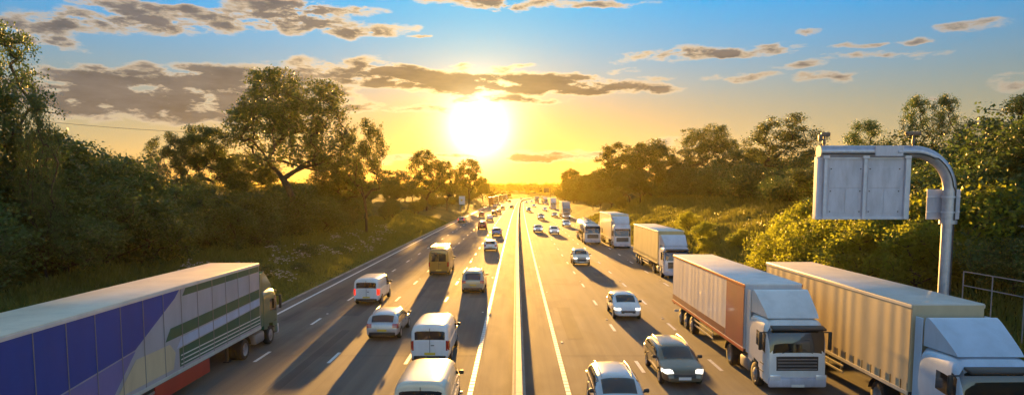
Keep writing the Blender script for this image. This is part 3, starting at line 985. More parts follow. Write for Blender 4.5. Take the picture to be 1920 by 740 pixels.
WHITE, SILVER, GREY, BLACK, NAVY, RED, BLUE, CREAM, DKGREEN, CHAMP = (.78, .78, .77), (.52, .53, .55), (.20, .205, .21), (.022, .022, .024), (.025, .04, .10), (.42, .025, .02), (.10, .22, .48), (.70, .64, .50), (.02, .06, .04), (.48, .42, .32)
def car(kind, colour, u, z, heading, label, lit=None):
    metal = .0 if colour in (WHITE, CREAM) else .35
    over = {'body': paint(colour, metal)}
    if heading < 0:
        if lit is not False:
            over['headlight'] = M['headlamp_lit']
    elif lit:
        over['tail_light'] = M['taillamp_lit']
    h = CAR_SPECS[kind]['L'] / 2
    cat = {'van': 'van', 'high_van': 'van', 'suv': 'car', 'mpv': 'car'}.get(kind, 'car')
    g = 'cars driving away on the left carriageway' if heading > 0 else 'cars coming towards the camera on the right carriageway'
    if cat == 'van':
        g = 'vans driving away on the left carriageway' if heading > 0 else 'vans coming towards the camera'
    name = {'mpv': 'people_carrier', 'suv': 'off_roader'}.get(kind, kind)
    return vehicle(kind, lambda: make_car(kind), u, z + h, heading, label, cat, g, over)

def truck(proto, build, u, zf, heading, label, cols, lit=False, name='articulated_lorry'):
    """zf: distance of the front bumper"""
    over = {k: paint(v[0], v[1], v[2], v[3]) for k, v in cols.items()}
    if heading < 0:
        over['headlight'] = M['headlamp_lit'] if lit else M['headlamp']
    g = 'lorries driving away in the inside lane' if heading > 0 else 'lorries coming towards the camera'
    o = vehicle(proto, build, u, zf, heading, label, 'lorry', g, over)
    return o

def lp(c, metal=0.0, rough=.5, coat=.15):
    return (c, metal, rough, coat)
def liv(cab, side, roof, rail=None, deflector=None, door=None):
    return dict(cab=lp(cab, .1, .32, .7), air_deflector=lp(deflector or cab, .1, .35, .6), side_deflector=lp(cab, .1, .35, .6), trailer_side=lp(side), trailer_roof=lp(roof), roof_rail=lp(rail or roof, .2, .4), side_rail=lp(rail or side, .2, .4), headboard=lp(side), rear_door=lp(door or side))

# ---- traffic going away (left carriageway); z is the rear bumper
car('van', CREAM, -3.15, 21.6, 1, 'cream van cut off by the lower edge, only its long pale roof showing')
car('van', WHITE, -4.05, 31.0, 1, 'white van just ahead of the cream van that the lower edge cuts off')
car('estate', SILVER, -7.35, 36.2, 1, 'silver estate car with roof rails left of the pale vans, casting a long shadow')
car('van', WHITE, -10.75, 47.6, 1, 'white van with glowing red tail lights beside the flowering left verge', lit=True)
car('mpv', CHAMP, -3.45, 53.0, 1, 'beige people carrier in the fast lane ahead of the two pale vans')
rack_van = car('high_van', (.36, .20, .04), -7.45, 64.0, 1, 'tall ochre van with long pipes on its roof rack')
car('estate', WHITE, -3.50, 89.5, 1, 'white estate car behind the light blue car in the fast lane')
car('hatchback', BLUE, -3.60, 119.5, 1, 'light blue hatchback in the fast lane ahead of the white estate car')
car('mpv', RED, -7.25, 139.0, 1, 'red people carrier in the third lane, behind the silver saloon')
car('hatchback', GREY, -14.2, 169.0, 1, 'lone dark grey hatchback by the left edge line of the road', lit=True)
car('saloon', SILVER, -7.5, 180.0, 1, 'silver saloon directly ahead of the red people carrier')
car('hatchback', RED, -11.2, 206.0, 1, 'small red hatchback left of the silver saloon')
car('estate', BLACK, -7.8, 220.0, 1, 'black estate car in front of the silver saloon')
car('hatchback', NAVY, -6.8, 235.0, 1, 'navy hatchback just ahead and right of the black estate car')
car('hatchback', GREY, -6.9, 288.0, 1, 'grey hatchback alone in its lane short of the distant lorries')
car('saloon', BLACK, -3.2, 304.0, 1, 'black saloon alone in the lane next to the barrier far off')
car('estate', SILVER, -10.9, 309.0, 1, 'silver estate car close to the tail of the red lorry')
car('suv', BLACK, -7.2, 450.0, 1, 'black off roader beside the last pair of distant lorries')
car('hatchback', WHITE, -7.2, 596.0, 1, 'farthest car, a pale dot at the bend ahead of all lorries on the left carriageway')

# ---- traffic coming (right carriageway); z is the near (front) bumper
car('estate', SILVER, 3.75, 22.3, -1, 'silver car cut off by the lower edge right of the barrier, only its roof showing')
car('estate', (.16, .13, .085), 7.05, 27.3, -1, 'dark bronze estate car beside the red and white lorry')
car('hatchback', WHITE, 7.15, 42.0, -1, 'white hatchback just behind the dark bronze estate car')
car('suv', CHAMP, 7.15, 72.5, -1, 'champagne off roader level with the yellow curtain sided lorry')
car('estate', WHITE, 7.0, 124.0, -1, 'white estate car side by side with a silver one, nearer the lorries')
car('saloon', SILVER, 4.15, 130.0, -1, 'silver saloon next to the barrier, side by side with the white estate car')
car('hatchback', WHITE, 11.2, 150.5, -1, 'white hatchback right behind the tanker')
car('suv', CHAMP, 6.6, 185.5, -1, 'champagne off roader behind the side by side silver and white cars')
car('saloon', GREY, 11.4, 205.5, -1, 'grey saloon beside the tall lorry that leads the distant queue')
car('suv', GREY, 4.0, 253.5, -1, 'grey off roader alone next to the barrier far up the road')
car('hatchback', WHITE, 10.6, 266.5, -1, 'white hatchback in the lane beside the second distant lorry')
car('saloon', WHITE, 7.3, 328.0, -1, 'white saloon beyond the grey off roader by the barrier')
car('hatchback', SILVER, 4.0, 416.0, -1, 'tiny silver hatchback next to the barrier where the road starts to bend')
car('hatchback', WHITE, 7.4, 434.0, -1, 'tiny white hatchback leading the far cars at the bend')
car('saloon', WHITE, 8.0, 548.0, -1, 'farthest oncoming car, a white saloon on the bend')

CURT, BOXY = (lambda: lorry('curtain', 13.6, 4.35)), (lambda: lorry('box', 13.6, 4.15))
TALL = lambda: lorry('box', 13.6, 4.75, 'high')
red_lorry = truck('box_lorry', BOXY, 11.4, 26.6, -1, 'white lorry with red edged grey trailer in the second lane, near the dark bronze car', liv(WHITE, (.62, .58, .58), (.74, .72, .70), rail=(.45, .03, .025)))
def red_side():
    for ch in kids(red_lorry):
        if ch.name.split('.')[0] != 'trailer_side':
            continue
        sd = 1 if ch.data.vertices[0].co.x > 0 else -1
        tf, tr = -2.75, -2.75 - 13.6
        for (y0, y1, z0, z1, col) in ((tf - 2.6, tf - .1, 1.30, 3.98, (.22, .001, .045)), (tr + .1, tf - 2.7, 1.30, 1.62, (.16, .002, .034))):
            b = MB(); b.box((sd * 1.262, (y0 + y1) / 2, (z0 + z1) / 2), (.006, y1 - y0, z1 - z0), 0); b.build('colour_panel', paint(col, 0, .42, .3), ch)
bpy.context.view_layer.update()
red_side()
tan_lorry = truck('curtain_lorry', CURT, 15.0, 20.2, -1, 'tan curtain sided lorry with pale blue cab under the roadside sign', liv((.50, .62, .78), (.55, .44, .28), (.62, .58, .52), rail=(.66, .62, .52)))
truck('curtain_lorry', CURT, 15.0, 62.0, -1, 'yellow curtain sided lorry with white cab, third from the sign', liv((.66, .70, .78), (.66, .52, .24), (.72, .70, .64)))
truck('tall_lorry', TALL, 15.0, 94.5, -1, 'cream box lorry with white cab between the tanker and the yellow curtain sided lorry', liv((.72, .74, .78), (.68, .60, .42), (.74, .70, .62)))
truck('tanker_lorry', lambda: lorry('tanker', 12.8, 3.5), 11.6, 101.5, -1, 'silver tanker lorry with rounded tank beside the cream box lorry', dict(cab=lp((.70, .70, .70), .1, .32, .7), side_deflector=lp((.6, .6, .6))))
truck('tall_lorry', TALL, 14.4, 197.0, -1, 'tall pale lorry with lit headlights leading the distant queue', liv((.45, .45, .46), (.62, .55, .42), (.7, .68, .62)), lit=True)
truck('tall_lorry', TALL, 15.0, 288.0, -1, 'second lorry of the distant queue, white with a dark windscreen', liv(WHITE, (.6, .56, .46), (.7, .68, .62)))
truck('curtain_lorry', CURT, 14.9, 385.0, -1, 'third lorry of the distant queue, white cab and golden side', liv(WHITE, (.62, .5, .3), (.7, .68, .62)))
truck('curtain_lorry', CURT, 15.0, 425.0, -1, 'dark green lorry close behind the third lorry of the distant queue', liv((.03, .07, .05), (.1, .12, .09), (.4, .4, .38)))
truck('box_lorry', BOXY, 10.6, 416.0, -1, 'grey lorry overtaking the distant queue in the second lane', liv(GREY, (.35, .33, .3), (.55, .53, .5)))

# lorries going away: zf is the front bumper (16.4 m ahead of the tail)
truck('tall_lorry', TALL, -14.0, 335 + 16.4, 1, 'red backed lorry nearest the camera among the distant lorries going away', liv(RED, (.4, .05, .03), (.5, .4, .35), door=(.42, .05, .03)))
truck('tall_lorry', TALL, -14.2, 400 + 16.4, 1, 'pale framed lorry ahead of the red backed lorry', liv(WHITE, (.66, .6, .48), (.7, .66, .6), door=(.25, .17, .10)))
truck('tall_lorry', TALL, -14.2, 470 + 16.4, 1, 'dark brown backed lorry ahead of the pale framed lorry', liv(GREY, (.16, .12, .09), (.3, .27, .24), door=(.10, .07, .05)))
truck('tall_lorry', TALL, -14.4, 520 + 16.4, 1, 'farthest lorry going away, cream edged', liv(WHITE, (.6, .54, .42), (.7, .66, .6), door=(.16, .11, .07)))

# the big long lorry beside the left verge, wearing a blue, lilac and green side
big = lorry('box', 17.6, 4.55, 'day')
big.name = 'articulated_lorry'
big.location = (-14.45, 37.0, 0)
tag(big, 'long lorry with blue, lilac and green side and cream roof beside the left verge', 'lorry', 'lorries driving away in the inside lane')
bpy.context.view_layer.update()
tl, tf = 17.6, -2.75
def big_side():
    o = None
    for ch in kids(big):
        st = ch.name.split('.')[0]
        if st in ('trailer_side', 'headboard'):
            ch.data.materials[0] = paint((.42, .42, .48), 0, .45, .3)
            if st == 'trailer_side' and ch.data.vertices[0].co.x > 0:
                o = ch
        elif st in ('cab', 'air_deflector', 'side_deflector'):
            ch.data.materials[0] = paint((.03, .14, .08), .1, .3, .7)
        elif st == 'trailer_roof':
            ch.data.materials[0] = paint((.74, .62, .46), 0, .5, .1)
        elif st == 'roof_rail':
            ch.data.materials[0] = paint((.74, .72, .72), .3, .35, .2)
        elif st == 'side_rail':
            ch.data.materials[0] = paint((.55, .62, .60), .3, .35, .2)
        elif st == 'rear_door':
            ch.data.materials[0] = paint((.02, .05, .26), 0, .45, .3)
    # printed colour fields and one cream patch of sun glare, thin sheets on the side wall (x = 1.262)
    def field(pts, col, x, name='colour_panel'):
        b = MB(); n = len(pts)
        V = [(x, y, z) for (y, z) in pts] + [(x - .004, y, z) for (y, z) in pts]
        b.add(V, [tuple(range(n)), tuple(range(2 * n - 1, n - 1, -1))] + [(i, n + i, n + (i + 1) % n, (i + 1) % n) for i in range(n)])
        f = b.build(name, paint(col, 0, .55, .05), o)
        bm = bmesh.new(); bm.from_mesh(f.data); bmesh.ops.recalc_face_normals(bm, faces=bm.faces); bm.to_mesh(f.data); bm.free()
    r0 = tf - tl
    field([(r0 + .1, 2.15), (r0 + 6.2, 2.75), (r0 + 9.0, 4.1), (r0 + 9.4, 4.40), (r0 + .1, 4.40)], (.001, .055, .34), 1.262)
    field([(r0 + .1, 1.30), (r0 + 4.6, 1.30), (r0 + 6.2, 2.70), (r0 + .1, 2.10)], (.17, .16, .42), 1.264)
    field([(r0 + 9.6, 4.1), (tf - .1, 4.1), (tf - .1, 4.40), (r0 + 9.9, 4.40)], (.02, .11, .06), 1.262)
    field([(r0 + 8.2, 2.55), (tf - .1, 2.75), (tf - .1, 3.20), (r0 + 8.6, 3.0)], (.02, .12, .065), 1.262)
    field([(r0 + 9.0, 2.12), (tf - .1, 2.38), (tf - .1, 2.70), (r0 + 9.4, 2.50)], (.48, .55, .72), 1.264)
    field([(r0 + 9.2, 1.35), (tf - .1, 1.35), (tf - .1, 2.34), (r0 + 9.2, 2.08)], (.02, .11, .06), 1.262)
    field([(r0 + 5.0, 1.40), (r0 + 8.7, 1.40), (r0 + 8.9, 2.0), (r0 + 8.5, 2.40), (r0 + 6.2, 2.40)], (.62, .52, .34), 1.267)  # glare of the sun on the side, put in as a cream sheet
    for k in range(3):
        field([(r0 + 9.3, 1.42 + .17 * k), (tf - .1, 1.42 + .17 * k), (tf - .1, 1.47 + .17 * k), (r0 + 9.3, 1.47 + .17 * k)], (.66, .70, .68), 1.268, 'pinstripe')
    for k in range(1, 13):
        y = r0 + k * tl / 13
        b = MB(); b.box((1.272, y, 2.86), (.014, .035, 3.2), .004); b.build('panel_seam', M['rim_dark'], o)
    b = MB(); b.box((1.2, r0 + 9.6, .76), (.05, 4.4, .62), .02); b.build('side_skirt', paint((.42, .02, .02), 0, .4, .4), big)
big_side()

# pipes and ladder on the ochre van's roof
def rack():
    H = 2.64
    b = MB()
    for y in (-2.4, -.9, .6):
        b.box((0, y, H + .10), (1.7, .06, .05), .01)
        for sd in (1, -1):
            b.box((sd * .84, y, H - .0), (.05, .06, .25), .01)
    b.build('roof_rack', M['dark_steel'], rack_van)
    for k in range(7):
        b = MB(); x = -.72 + .24 * k
        b.tube([(x, -2.75 - .1 * (k % 3), H + .18), (x, 1.0 - .2 * (k % 2), H + .18)], .05, 10)
        b.build('pipe', mat('pipe_steel', (.7, .62, .45), .3, .5), rack_van, smooth=60)
rack()
# prototypes themselves stay out of the scene
def drop(o):
    for ch in kids(o):
        drop(ch)
    bpy.data.objects.remove(o)
for p in PROTO.values():
    drop(p)

# ------------------------------------------------------------------ signs and railings
def message_sign():
    X0, Z0 = 19.5, 30.2
    gz = float(ground_h(X0, Z0))
    root = empty('message_sign', (X0, Z0, gz))
    tag(root, 'tall grey cantilever message sign seen from behind, on a bent tubular post', 'road sign')
    top = 9.97 - gz
    rr = 1.75
    b = MB(); b.tube([(0, 0, -.3), (0, 0, 6.85 - gz)], .25, 28); b.tube([(0, 0, 6.75 - gz), (0, 0, 6.92 - gz)], .36, 28); b.build('post', M['galv'], root, smooth=50)
    path = [(0, 0, 6.86 - gz), (0, 0, top - rr)] + [(-rr + rr * math.cos(a), 0, top - rr + rr * math.sin(a)) for a in np.linspace(0, PI / 2, 14)[1:]] + [(-2.4, 0, top), (-5.9, 0, top)]
    b = MB(); b.tube(path, .27, 28); arm = b.build('arm', M['galv'], root, smooth=40)
    b = MB(); b.tube([(-5.9, 0, top), (-5.96, 0, top)], .275, 28); b.build('end_cap', mat('end_cap', (.62, .55, .42), .5), arm, smooth=40)
    b = MB(); b.tube([(p[0] + (.10 if i < 2 else 0), -.275, p[2] - (.10 if i > 9 else 0)) for i, p in enumerate(path)], .03, 8); b.build('dark_tube', M['dark_steel'], arm, smooth=60)  # thin dark tube following the arm, continued down the post
    b = MB(); b.tube([(.10, -.255, 0), (.10, -.255, 6.86 - gz)], .03, 8); b.build('dark_tube', M['dark_steel'], root, smooth=60)
    b = MB(); b.box((-2.95, -.26, top + .02), (1.25, .09, .46), .015); b.box((-2.5, -.33, top - .02), (.16, .10, .10), .02); b.build('access_cover', M['panel_grey'], arm)
    # sign box seen from the back
    w, h = 4.2, 2.80
    cx, cz = -3.92, (6.95 + 9.76) / 2 - gz
    b = MB(); b.box((cx, .12, cz), (w, .26, h), .02); sg = b.build('sign_box', M['panel_grey'], root)
    b = MB(); b.box((cx, .262, cz), (w - .1, .02, h - .1), .0); b.build('display_face', M['black'], sg)
    b = MB()
    b.box((cx, -.04, cz + h / 2 - .06), (w, .07, .12), .01); b.box((cx, -.04, cz - h / 2 + .06), (w, .07, .12), .01)
    b.box((cx - w / 2 + .05, -.04, cz), (.10, .06, h - .02), .01); b.box((cx + w / 2 - .05, -.04, cz), (.10, .06, h - .02), .01)
    b.build('frame', M['frame_grey'], sg)
    for dx in (-w / 2 + .36, .03, w / 2 - .2):
        b = MB(); b.box((cx + dx, -.09, cz + .06), (.14, .13, h + .10), .015); b.build('mounting_post', M['frame_grey'], sg)
    for dx in (-w / 2 + .36, .03, w / 2 - .2):
        b = MB(); b.box((cx + dx, -.10, cz + h / 2 + .0), (.30, .2, .20), .02); b.build('clamp', M['frame_grey'], sg)
    # access doors: panel joints and fixings
    for sd in (-1, 1):
        x = cx + sd * .93 + (.14 if sd < 0 else .02)
        b = MB(); b.box((x, -.018, cz + .47), (1.48, .024, .92), .006); b.build('door', M['panel_grey'], sg)
        b = MB(); b.box((x - .375, -.018, cz - .58), (.735, .024, 1.1), .006); b.build('door', M['panel_grey'], sg)
        b = MB(); b.box((x + .375, -.018, cz - .58), (.735, .024, 1.1), .006); b.build('door', M['panel_grey'], sg)
        b = MB()
        for (dx, dz) in ((-.66, .85), (.66, .85), (-.66, -.14), (.66, -.14), (-.66, -1.05), (.66, -1.05)):
            b.box((x + dx, -.035, cz + dz), (.05, .03, .05), .005)
        b.build('latch', M['dark_steel'], sg)
    # little sensors on top of the arm
    for i, x in enumerate((-5.73, -1.74)):
        b = MB(); b.tube([(x, 0, top + .25), (x, 0, top + .72)], .045, 10); b.box((x, 0, top + .45), (.12, .12, .22), .02)
        if i:
            b.box((x - .02, 0, top + .80), (.62, .22, .16), .03); b.tube([(x - .28, 0, top + .82), (x - .40, 0, top + .82)], .07, 10)
        else:
            b.box((x + .06, 0, top + .76), (.36, .22, .18), .03); b.box((x - .16, 0, top + .62), (.16, .18, .3), .03)
        b.build('camera', mat('sensor_brown', (.16, .11, .08), .5), arm, smooth=40)
    # cabinet panels either side of the post
    b = MB(); b.box((-.02, .38, 7.62 - gz), (1.50, .07, 1.36), .01)
    cab = b.build('small_sign', M['panel_grey'], root)
    b = MB()
    for z in (7.28, 7.96):
        b.box((-.02, .335, z - gz), (1.5, .05, .07), .008); b.tube([(0, 0, z - gz - .04), (0, 0, z - gz + .04)], .315, 24)
    b.build('bracket', M['frame_grey'], cab)
message_sign()

def railing():
    root = empty('guard_railing', (0, 0, 0))
    A = Vector((21.7, 32.2, 0)); B = Vector((22.2, 23.0, 0))
    tops = []
    n = 6
    for k in range(n):
        p = A.lerp(B, k / (n - 1)); g = float(ground_h(p.x, p.y)) 
        gz = 3.0 + .0 * k
        b = MB(); b.tube([(p.x, p.y, g - .3), (p.x, p.y, 4.37)], .026, 8); b.build('post', M['rail_grey'], root, smooth=60)
        tops.append((p.x, p.y))
    for z in (4.35, 3.68):
        b = MB(); b.tube([(x, y, z) for (x, y) in tops], .022, 8); b.build('rail', M['rail_grey'], root, smooth=60)
    tag(root, 'thin grey tubular guard railing on the bank right of the message sign', 'railing')
railing()

def verge_sign():
    x, z, g = at_ground(869, 235)
    x = -19.6 + float(curve(z)); g = float(ground_h(-19.6, z))
    root = empty('verge_sign', (x, z, g))
    tag(root, 'white rectangular sign with a yellow symbol on the left verge', 'road sign')
    for sd in (-1, 1):
        b = MB(); b.tube([(sd * .7, .1, -.3), (sd * .7, .1, 5.4)], .06, 8); b.build('post', M['galv'], root, smooth=60)
    b = MB(); b.box((0, 0, 4.0), (2.1, .05, 2.9), .02); pn = b.build('panel', M['plate_white'], root)
    b = MB(); b.add([(-.45, -.03, 3.6), (.45, -.03, 4.05), (-.45, -.03, 4.5)], [(0, 1, 2)]); b.add([(-.45, -.045, 3.6), (.45, -.045, 4.05), (-.45, -.045, 4.5)], [(0, 1, 2)]); b.build('symbol', M['plate_yellow'], pn)
verge_sign()

def far_sign():
    z = 430.0; x = 19.4 + float(curve(z)); g = float(ground_h(19.4, z))
    root = empty('gantry_sign', (x, z, g))
    tag(root, 'small dark sign on a post far up the right verge', 'road sign')
    b = MB(); b.tube([(0, 0, -.3), (0, 0, 8.6)], .2, 10); b.tube([(0, 0, 8.5), (-4.2, 0, 8.5)], .18, 10); b.build('post', M['dark_steel'], root, smooth=50)
    b = MB(); b.box((-2.6, -.2, 7.4), (3.2, .3, 2.6), .03); b.build('panel', M['dark_steel'], root)
far_sign()

# road studs along the lane lines and inner edges
def studs():
    b = MB(); b.box((0, 0, .012), (.12, .14, .024), .008); b.box((0, -.074, .014), (.09, .006, .014), 0)
    first = b.build('road_stud', M['plate_white'])
    spots = []
    for (u, z0) in ((-12.65, 8.4), (-9.02, 8.2), (-5.28, 8), (5.84, 6.5), (9.48, 6.8), (13.22, 7.1)):
        spots += [(u, z0 + 18 * k) for k in range(1, 7)]
    spots += [(-2.25, 27.0 + 18 * k) for k in range(5)] + [(2.52, 36.0 + 18 * k) for k in range(5)]
    for i, (u, z) in enumerate(spots):
        o = first if i == 0 else first.copy()
        if i: COL.objects.link(o)
        o.location = (u + float(curve(z)), z, .002)
        tag(o, 'small pale reflective road stud set in the motorway surface', 'road stud', 'road studs in the motorway surface')
studs()

# ------------------------------------------------------------------ trees and shrubs
def unit(n):
    v = rng.normal(size=(n, 3)); return v / np.linalg.norm(v, axis=1, keepdims=True)

def leaves(centres, per, spread, size, flat=.7):
    """leaf blades round each centre: (verts, quads)"""
    n = len(centres) * per
    c = np.repeat(centres, per, 0) + rng.normal(size=(n, 3)) * spread * np.array([1, 1, flat])
    nrm = unit(n) + np.array([0, 0, .5]); nrm /= np.linalg.norm(nrm, axis=1, keepdims=True)
    a = np.cross(nrm, unit(n)); a /= np.linalg.norm(a, axis=1, keepdims=True) + 1e-9
    b = np.cross(nrm, a)
    s = (size * rng.uniform(.6, 1.35, n))[:, None]
    v = np.stack([c - a * s * .55, c + b * s * .34 + nrm * s * .08, c + a * s * .55, c - b * s * .34 + nrm * s * .08], 1).reshape(-1, 3)
    f = np.arange(n * 4).reshape(n, 4)
    return v, f

def skeleton(tips, trunk_top, trunk_r, start=(0, 0, -.3), trunk_nodes=6, lean=(0, 0)):
    """grow a branch to every tip from the nearest part of the tree so far; returns a mesh builder"""
    nodes = [np.array([start[0] + lean[0] * t ** 1.5 + .06 * math.sin(3 * t), start[1] + lean[1] * t ** 1.5 + .05 * math.cos(4 * t), start[2] + (trunk_top - start[2]) * t]) for t in np.linspace(0, 1, trunk_nodes)]
    par = [-1] + list(range(trunk_nodes - 1))
    cen = nodes[-1]
    order = np.argsort(np.linalg.norm(tips - cen, axis=1))
    for i in order:
        t = tips[i]
        A = np.array(nodes)
        d = np.linalg.norm(A - t, axis=1)
        # prefer joints that lie below and inside
        cost = d + 1.4 * np.clip(A[:, 2] - t[2] + .25 * d, 0, None)
        cost[:max(1, trunk_nodes // 3)] += 5
        j = int(np.argmin(cost))
        p = A[j]
        k = max(1, int(d[j] / 1.1))
        last = j
        sag = rng.normal(size=3) * .09 * d[j]
        for q in range(1, k + 1):
            f = q / k
            pt = p + (t - p) * f + sag * math.sin(PI * f) + np.array([0, 0, .10 * d[j] * math.sin(PI * f)])
            nodes.append(pt); par.append(last); last = len(nodes) - 1
    n = len(nodes)
    load = np.zeros(n)
    leafy = set(range(n)) - set(par)
    for i in leafy:
        load[i] = 1
    for i in range(n - 1, 0, -1):
        load[par[i]] += load[i]
    rad = trunk_r * (np.maximum(load, 1) / load[0]) ** .5
    rad = np.maximum(rad, .012)
    rad[0] *= 1.25
    return nodes, par, rad

def branch_mesh(nodes, par, rad, sides=5):
    V, F = [], []
    for i in range(1, len(nodes)):
        a, b = nodes[par[i]], nodes[i]
        d = b - a; L = np.linalg.norm(d)
        if L < 1e-4: continue
        d /= L
        u = np.cross(d, [1, 0, 0] if abs(d[0]) < .8 else [0, 1, 0]); u /= np.linalg.norm(u); w = np.cross(d, u)
        ra = min(rad[par[i]], rad[i] * 1.35); rb = rad[i]
        o = len(V)
        n = sides if rb < .08 else sides + 3
        for (p, r) in ((a, ra), (b, rb)):
            for k in range(n):
                t = 2 * PI * k / n
                V.append(p + (u * math.cos(t) + w * math.sin(t)) * r)
        for k in range(n):
            F.append((o + k, o + (k + 1) % n, o + n + (k + 1) % n, o + n + k))
    return V, F

def tree_data(h, cr, base, n_tip, per, leaf, spread, trunk_r, lumps=7, thin=0.0, kind='round', lean=(0, 0), flat=.7):
    """crown of overlapping lumps between base*h and h; returns (trunk mesh, crown mesh)"""
    cz0, cz1 = base * h, h
    cs = []
    if kind == 'dome':
        for k in range(lumps):
            f = (k + .5) / lumps
            ce = 1 - 1.80 * f                                   # from the top down past the waist
            sn = math.sqrt(max(0, 1 - ce * ce)); a = 2.39996 * k + rng.uniform(-.35, .35)
            q = rng.uniform(.62, .84) if k % 5 else rng.uniform(.2, .5)
            hz_ = (cz1 - cz0) * .5
            cs.append((np.array([cr * q * sn * math.cos(a), cr * q * sn * math.sin(a), cz0 + hz_ * .92 + hz_ * q * ce]), cr * rng.uniform(.13, .27)))
    for k in range(lumps if kind != 'dome' else 0):
        f = (k + .5) / lumps
        zf = rng.uniform(.12, .92) if kind == 'round' else f
        if kind == 'round':
            prof = math.sin(PI * min(1, max(0.03, zf * .86 + .12))) ** .7
        elif kind == 'spire':
            prof = (1 - zf) ** .9 * .97 + .03
        elif kind == 'ragged':
            prof = (1 - zf ** 2.2) ** .6 * .9 + .12
        else:
            prof = (1 - zf) ** .5
        a = 2.4 * k + rng.uniform(-.4, .4); rr_ = cr * prof * (rng.uniform(.30, .68) if kind != 'spire' else rng.uniform(.1, 1.0))
        cs.append((np.array([rr_ * math.cos(a), rr_ * math.sin(a), cz0 + zf * (cz1 - cz0)]), cr * prof * rng.uniform(.36, .58) * (1 if kind != 'spire' else .45) + .15 * cr * (kind == 'round')))
    tips = []
    while len(tips) < n_tip:
        c, r = cs[rng.integers(len(cs))]
        d = unit(1)[0]
        t = c + d * r * rng.uniform(.45, 1.0) * np.array([1, 1, .85])
        if t[2] > h: t[2] = h - rng.uniform(0, .06) * h
        if t[2] < cz0 * .9: continue
        tips.append(t)
    tips = np.array(tips)
    tips[:, 2] += h - tips[:, 2].max()
    nodes, par, rad = skeleton(tips, max(base * h * .95, .20 * h), trunk_r, lean=lean)
    V, F = branch_mesh(nodes, par, rad)
    fine = np.array([nodes[i] for i in range(len(nodes)) if rad[i] < trunk_r * .22 and nodes[i][2] > cz0 * .85])
    pick = fine[rng.random(len(fine)) < (.45 - thin)] if len(fine) else tips
    cen = np.concatenate([tips, pick])
    lv, lf = leaves(cen, per, spread, leaf, flat)
    return V, F, lv, lf

TREES = {}
def tree_kind(key, leafm, **kw):
    V, F, lv, lf = tree_data(**kw)
    b = MB(); b.add(V, F)
    tr = b.build('trunk', M['bark'], None, smooth=60)
    cr = np_mesh('crown', lv, lf, M[leafm])
    TREES[key] = (tr, cr, kw['h'], kw['cr'])

tree_kind('open_a', 'leaf_mid', h=20, cr=8.0, base=.24, n_tip=1150, per=20, leaf=.26, spread=.34, trunk_r=.36, lumps=95, thin=.33, kind='dome')
tree_kind('open_b', 'leaf_mid', h=14, cr=5.2, base=.20, n_tip=420, per=24, leaf=.22, spread=.32, trunk_r=.24, lumps=40, thin=.30, kind='dome')
tree_kind('ragged', 'leaf_dark', h=13, cr=5.0, base=.14, n_tip=330, per=32, leaf=.19, spread=.34, trunk_r=.24, lumps=26, thin=.22, kind='ragged')
tree_kind('dense_a', 'leaf_dark', h=12, cr=4.6, base=.08, n_tip=440, per=34, leaf=.23, spread=.42, trunk_r=.25, lumps=44, kind='dome')
tree_kind('dense_b', 'leaf_mid', h=13, cr=5.4, base=.08, n_tip=480, per=34, leaf=.24, spread=.42, trunk_r=.28, lumps=46, kind='dome')
tree_kind('spire', 'leaf_dark', h=13, cr=3.0, base=.08, n_tip=250, per=26, leaf=.19, spread=.26, trunk_r=.18, lumps=34, kind='spire')
tree_kind('far_a', 'leaf_mid', h=16, cr=6.5, base=.06, n_tip=420, per=26, leaf=.36, spread=.5, trunk_r=.35, lumps=46, kind='dome')
tree_kind('far_b', 'leaf_mid', h=16, cr=6.0, base=.05, n_tip=380, per=23, leaf=.34, spread=.46, trunk_r=.30, lumps=46, thin=.2, kind='dome')
tree_kind('bush_a', 'leaf_dark', h=5, cr=3.2, base=.03, n_tip=170, per=42, leaf=.17, spread=.34, trunk_r=.14, lumps=12)
tree_kind('bush_b', 'leaf_dark', h=5, cr=2.8, base=.03, n_tip=150, per=42, leaf=.16, spread=.32, trunk_r=.14, lumps=10)
tree_kind('bush_c', 'leaf_mid', h=5, cr=3.0, base=.03, n_tip=160, per=38, leaf=.20, spread=.36, trunk_r=.14, lumps=11)
tree_kind('bush_gold', 'leaf_gold', h=5, cr=2.9, base=.03, n_tip=150, per=36, leaf=.20, spread=.33, trunk_r=.12, lumps=13)
tree_kind('bush_gold_b', 'leaf_gold', h=5, cr=2.6, base=.03, n_tip=130, per=36, leaf=.19, spread=.33, trunk_r=.12, lumps=9)
tree_kind('small_plant', 'leaf_mid', h=1.6, cr=1.0, base=.03, n_tip=50, per=30, leaf=.10, spread=.16, trunk_r=.03, lumps=6)

USED = set()
def plant(kind, x, z, height, label, name='tree', cat='tree', group=None, wide=1.0, rot=None, sink=.15):
    tr, cr, h, c = TREES[kind]
    g = float(ground_h(x - float(curve(z)), z))
    root = empty(name, (x, z, g - sink))
    s = (height + sink) / h
    root.scale = (s * wide, s * wide, s)
    root.rotation_euler = (0, 0, rot if rot is not None else random.uniform(0, 6.28))
    for o in (tr, cr):
        if o.name in USED:
            c_ = o.copy(); COL.objects.link(c_)
        else:
            c_ = o; USED.add(o.name)
        c_.parent = root
    tag(root, label, cat, group)
    return root

def tree_px(kind, px, ytop, d, label, width_px=None, group=None, name='tree', cat='tree', rot=None):
    x, z, g = at_ground(px, d)
    top = elev(ytop, d)
    h = top - g
    tr, cr, th, tc = TREES[kind]
    wide = 1.0
    if width_px:
        wide = (width_px * d / FPX / 2) / (tc * h / th)
    return plant(kind, x, z, h, label, name, cat, group, wide, rot)

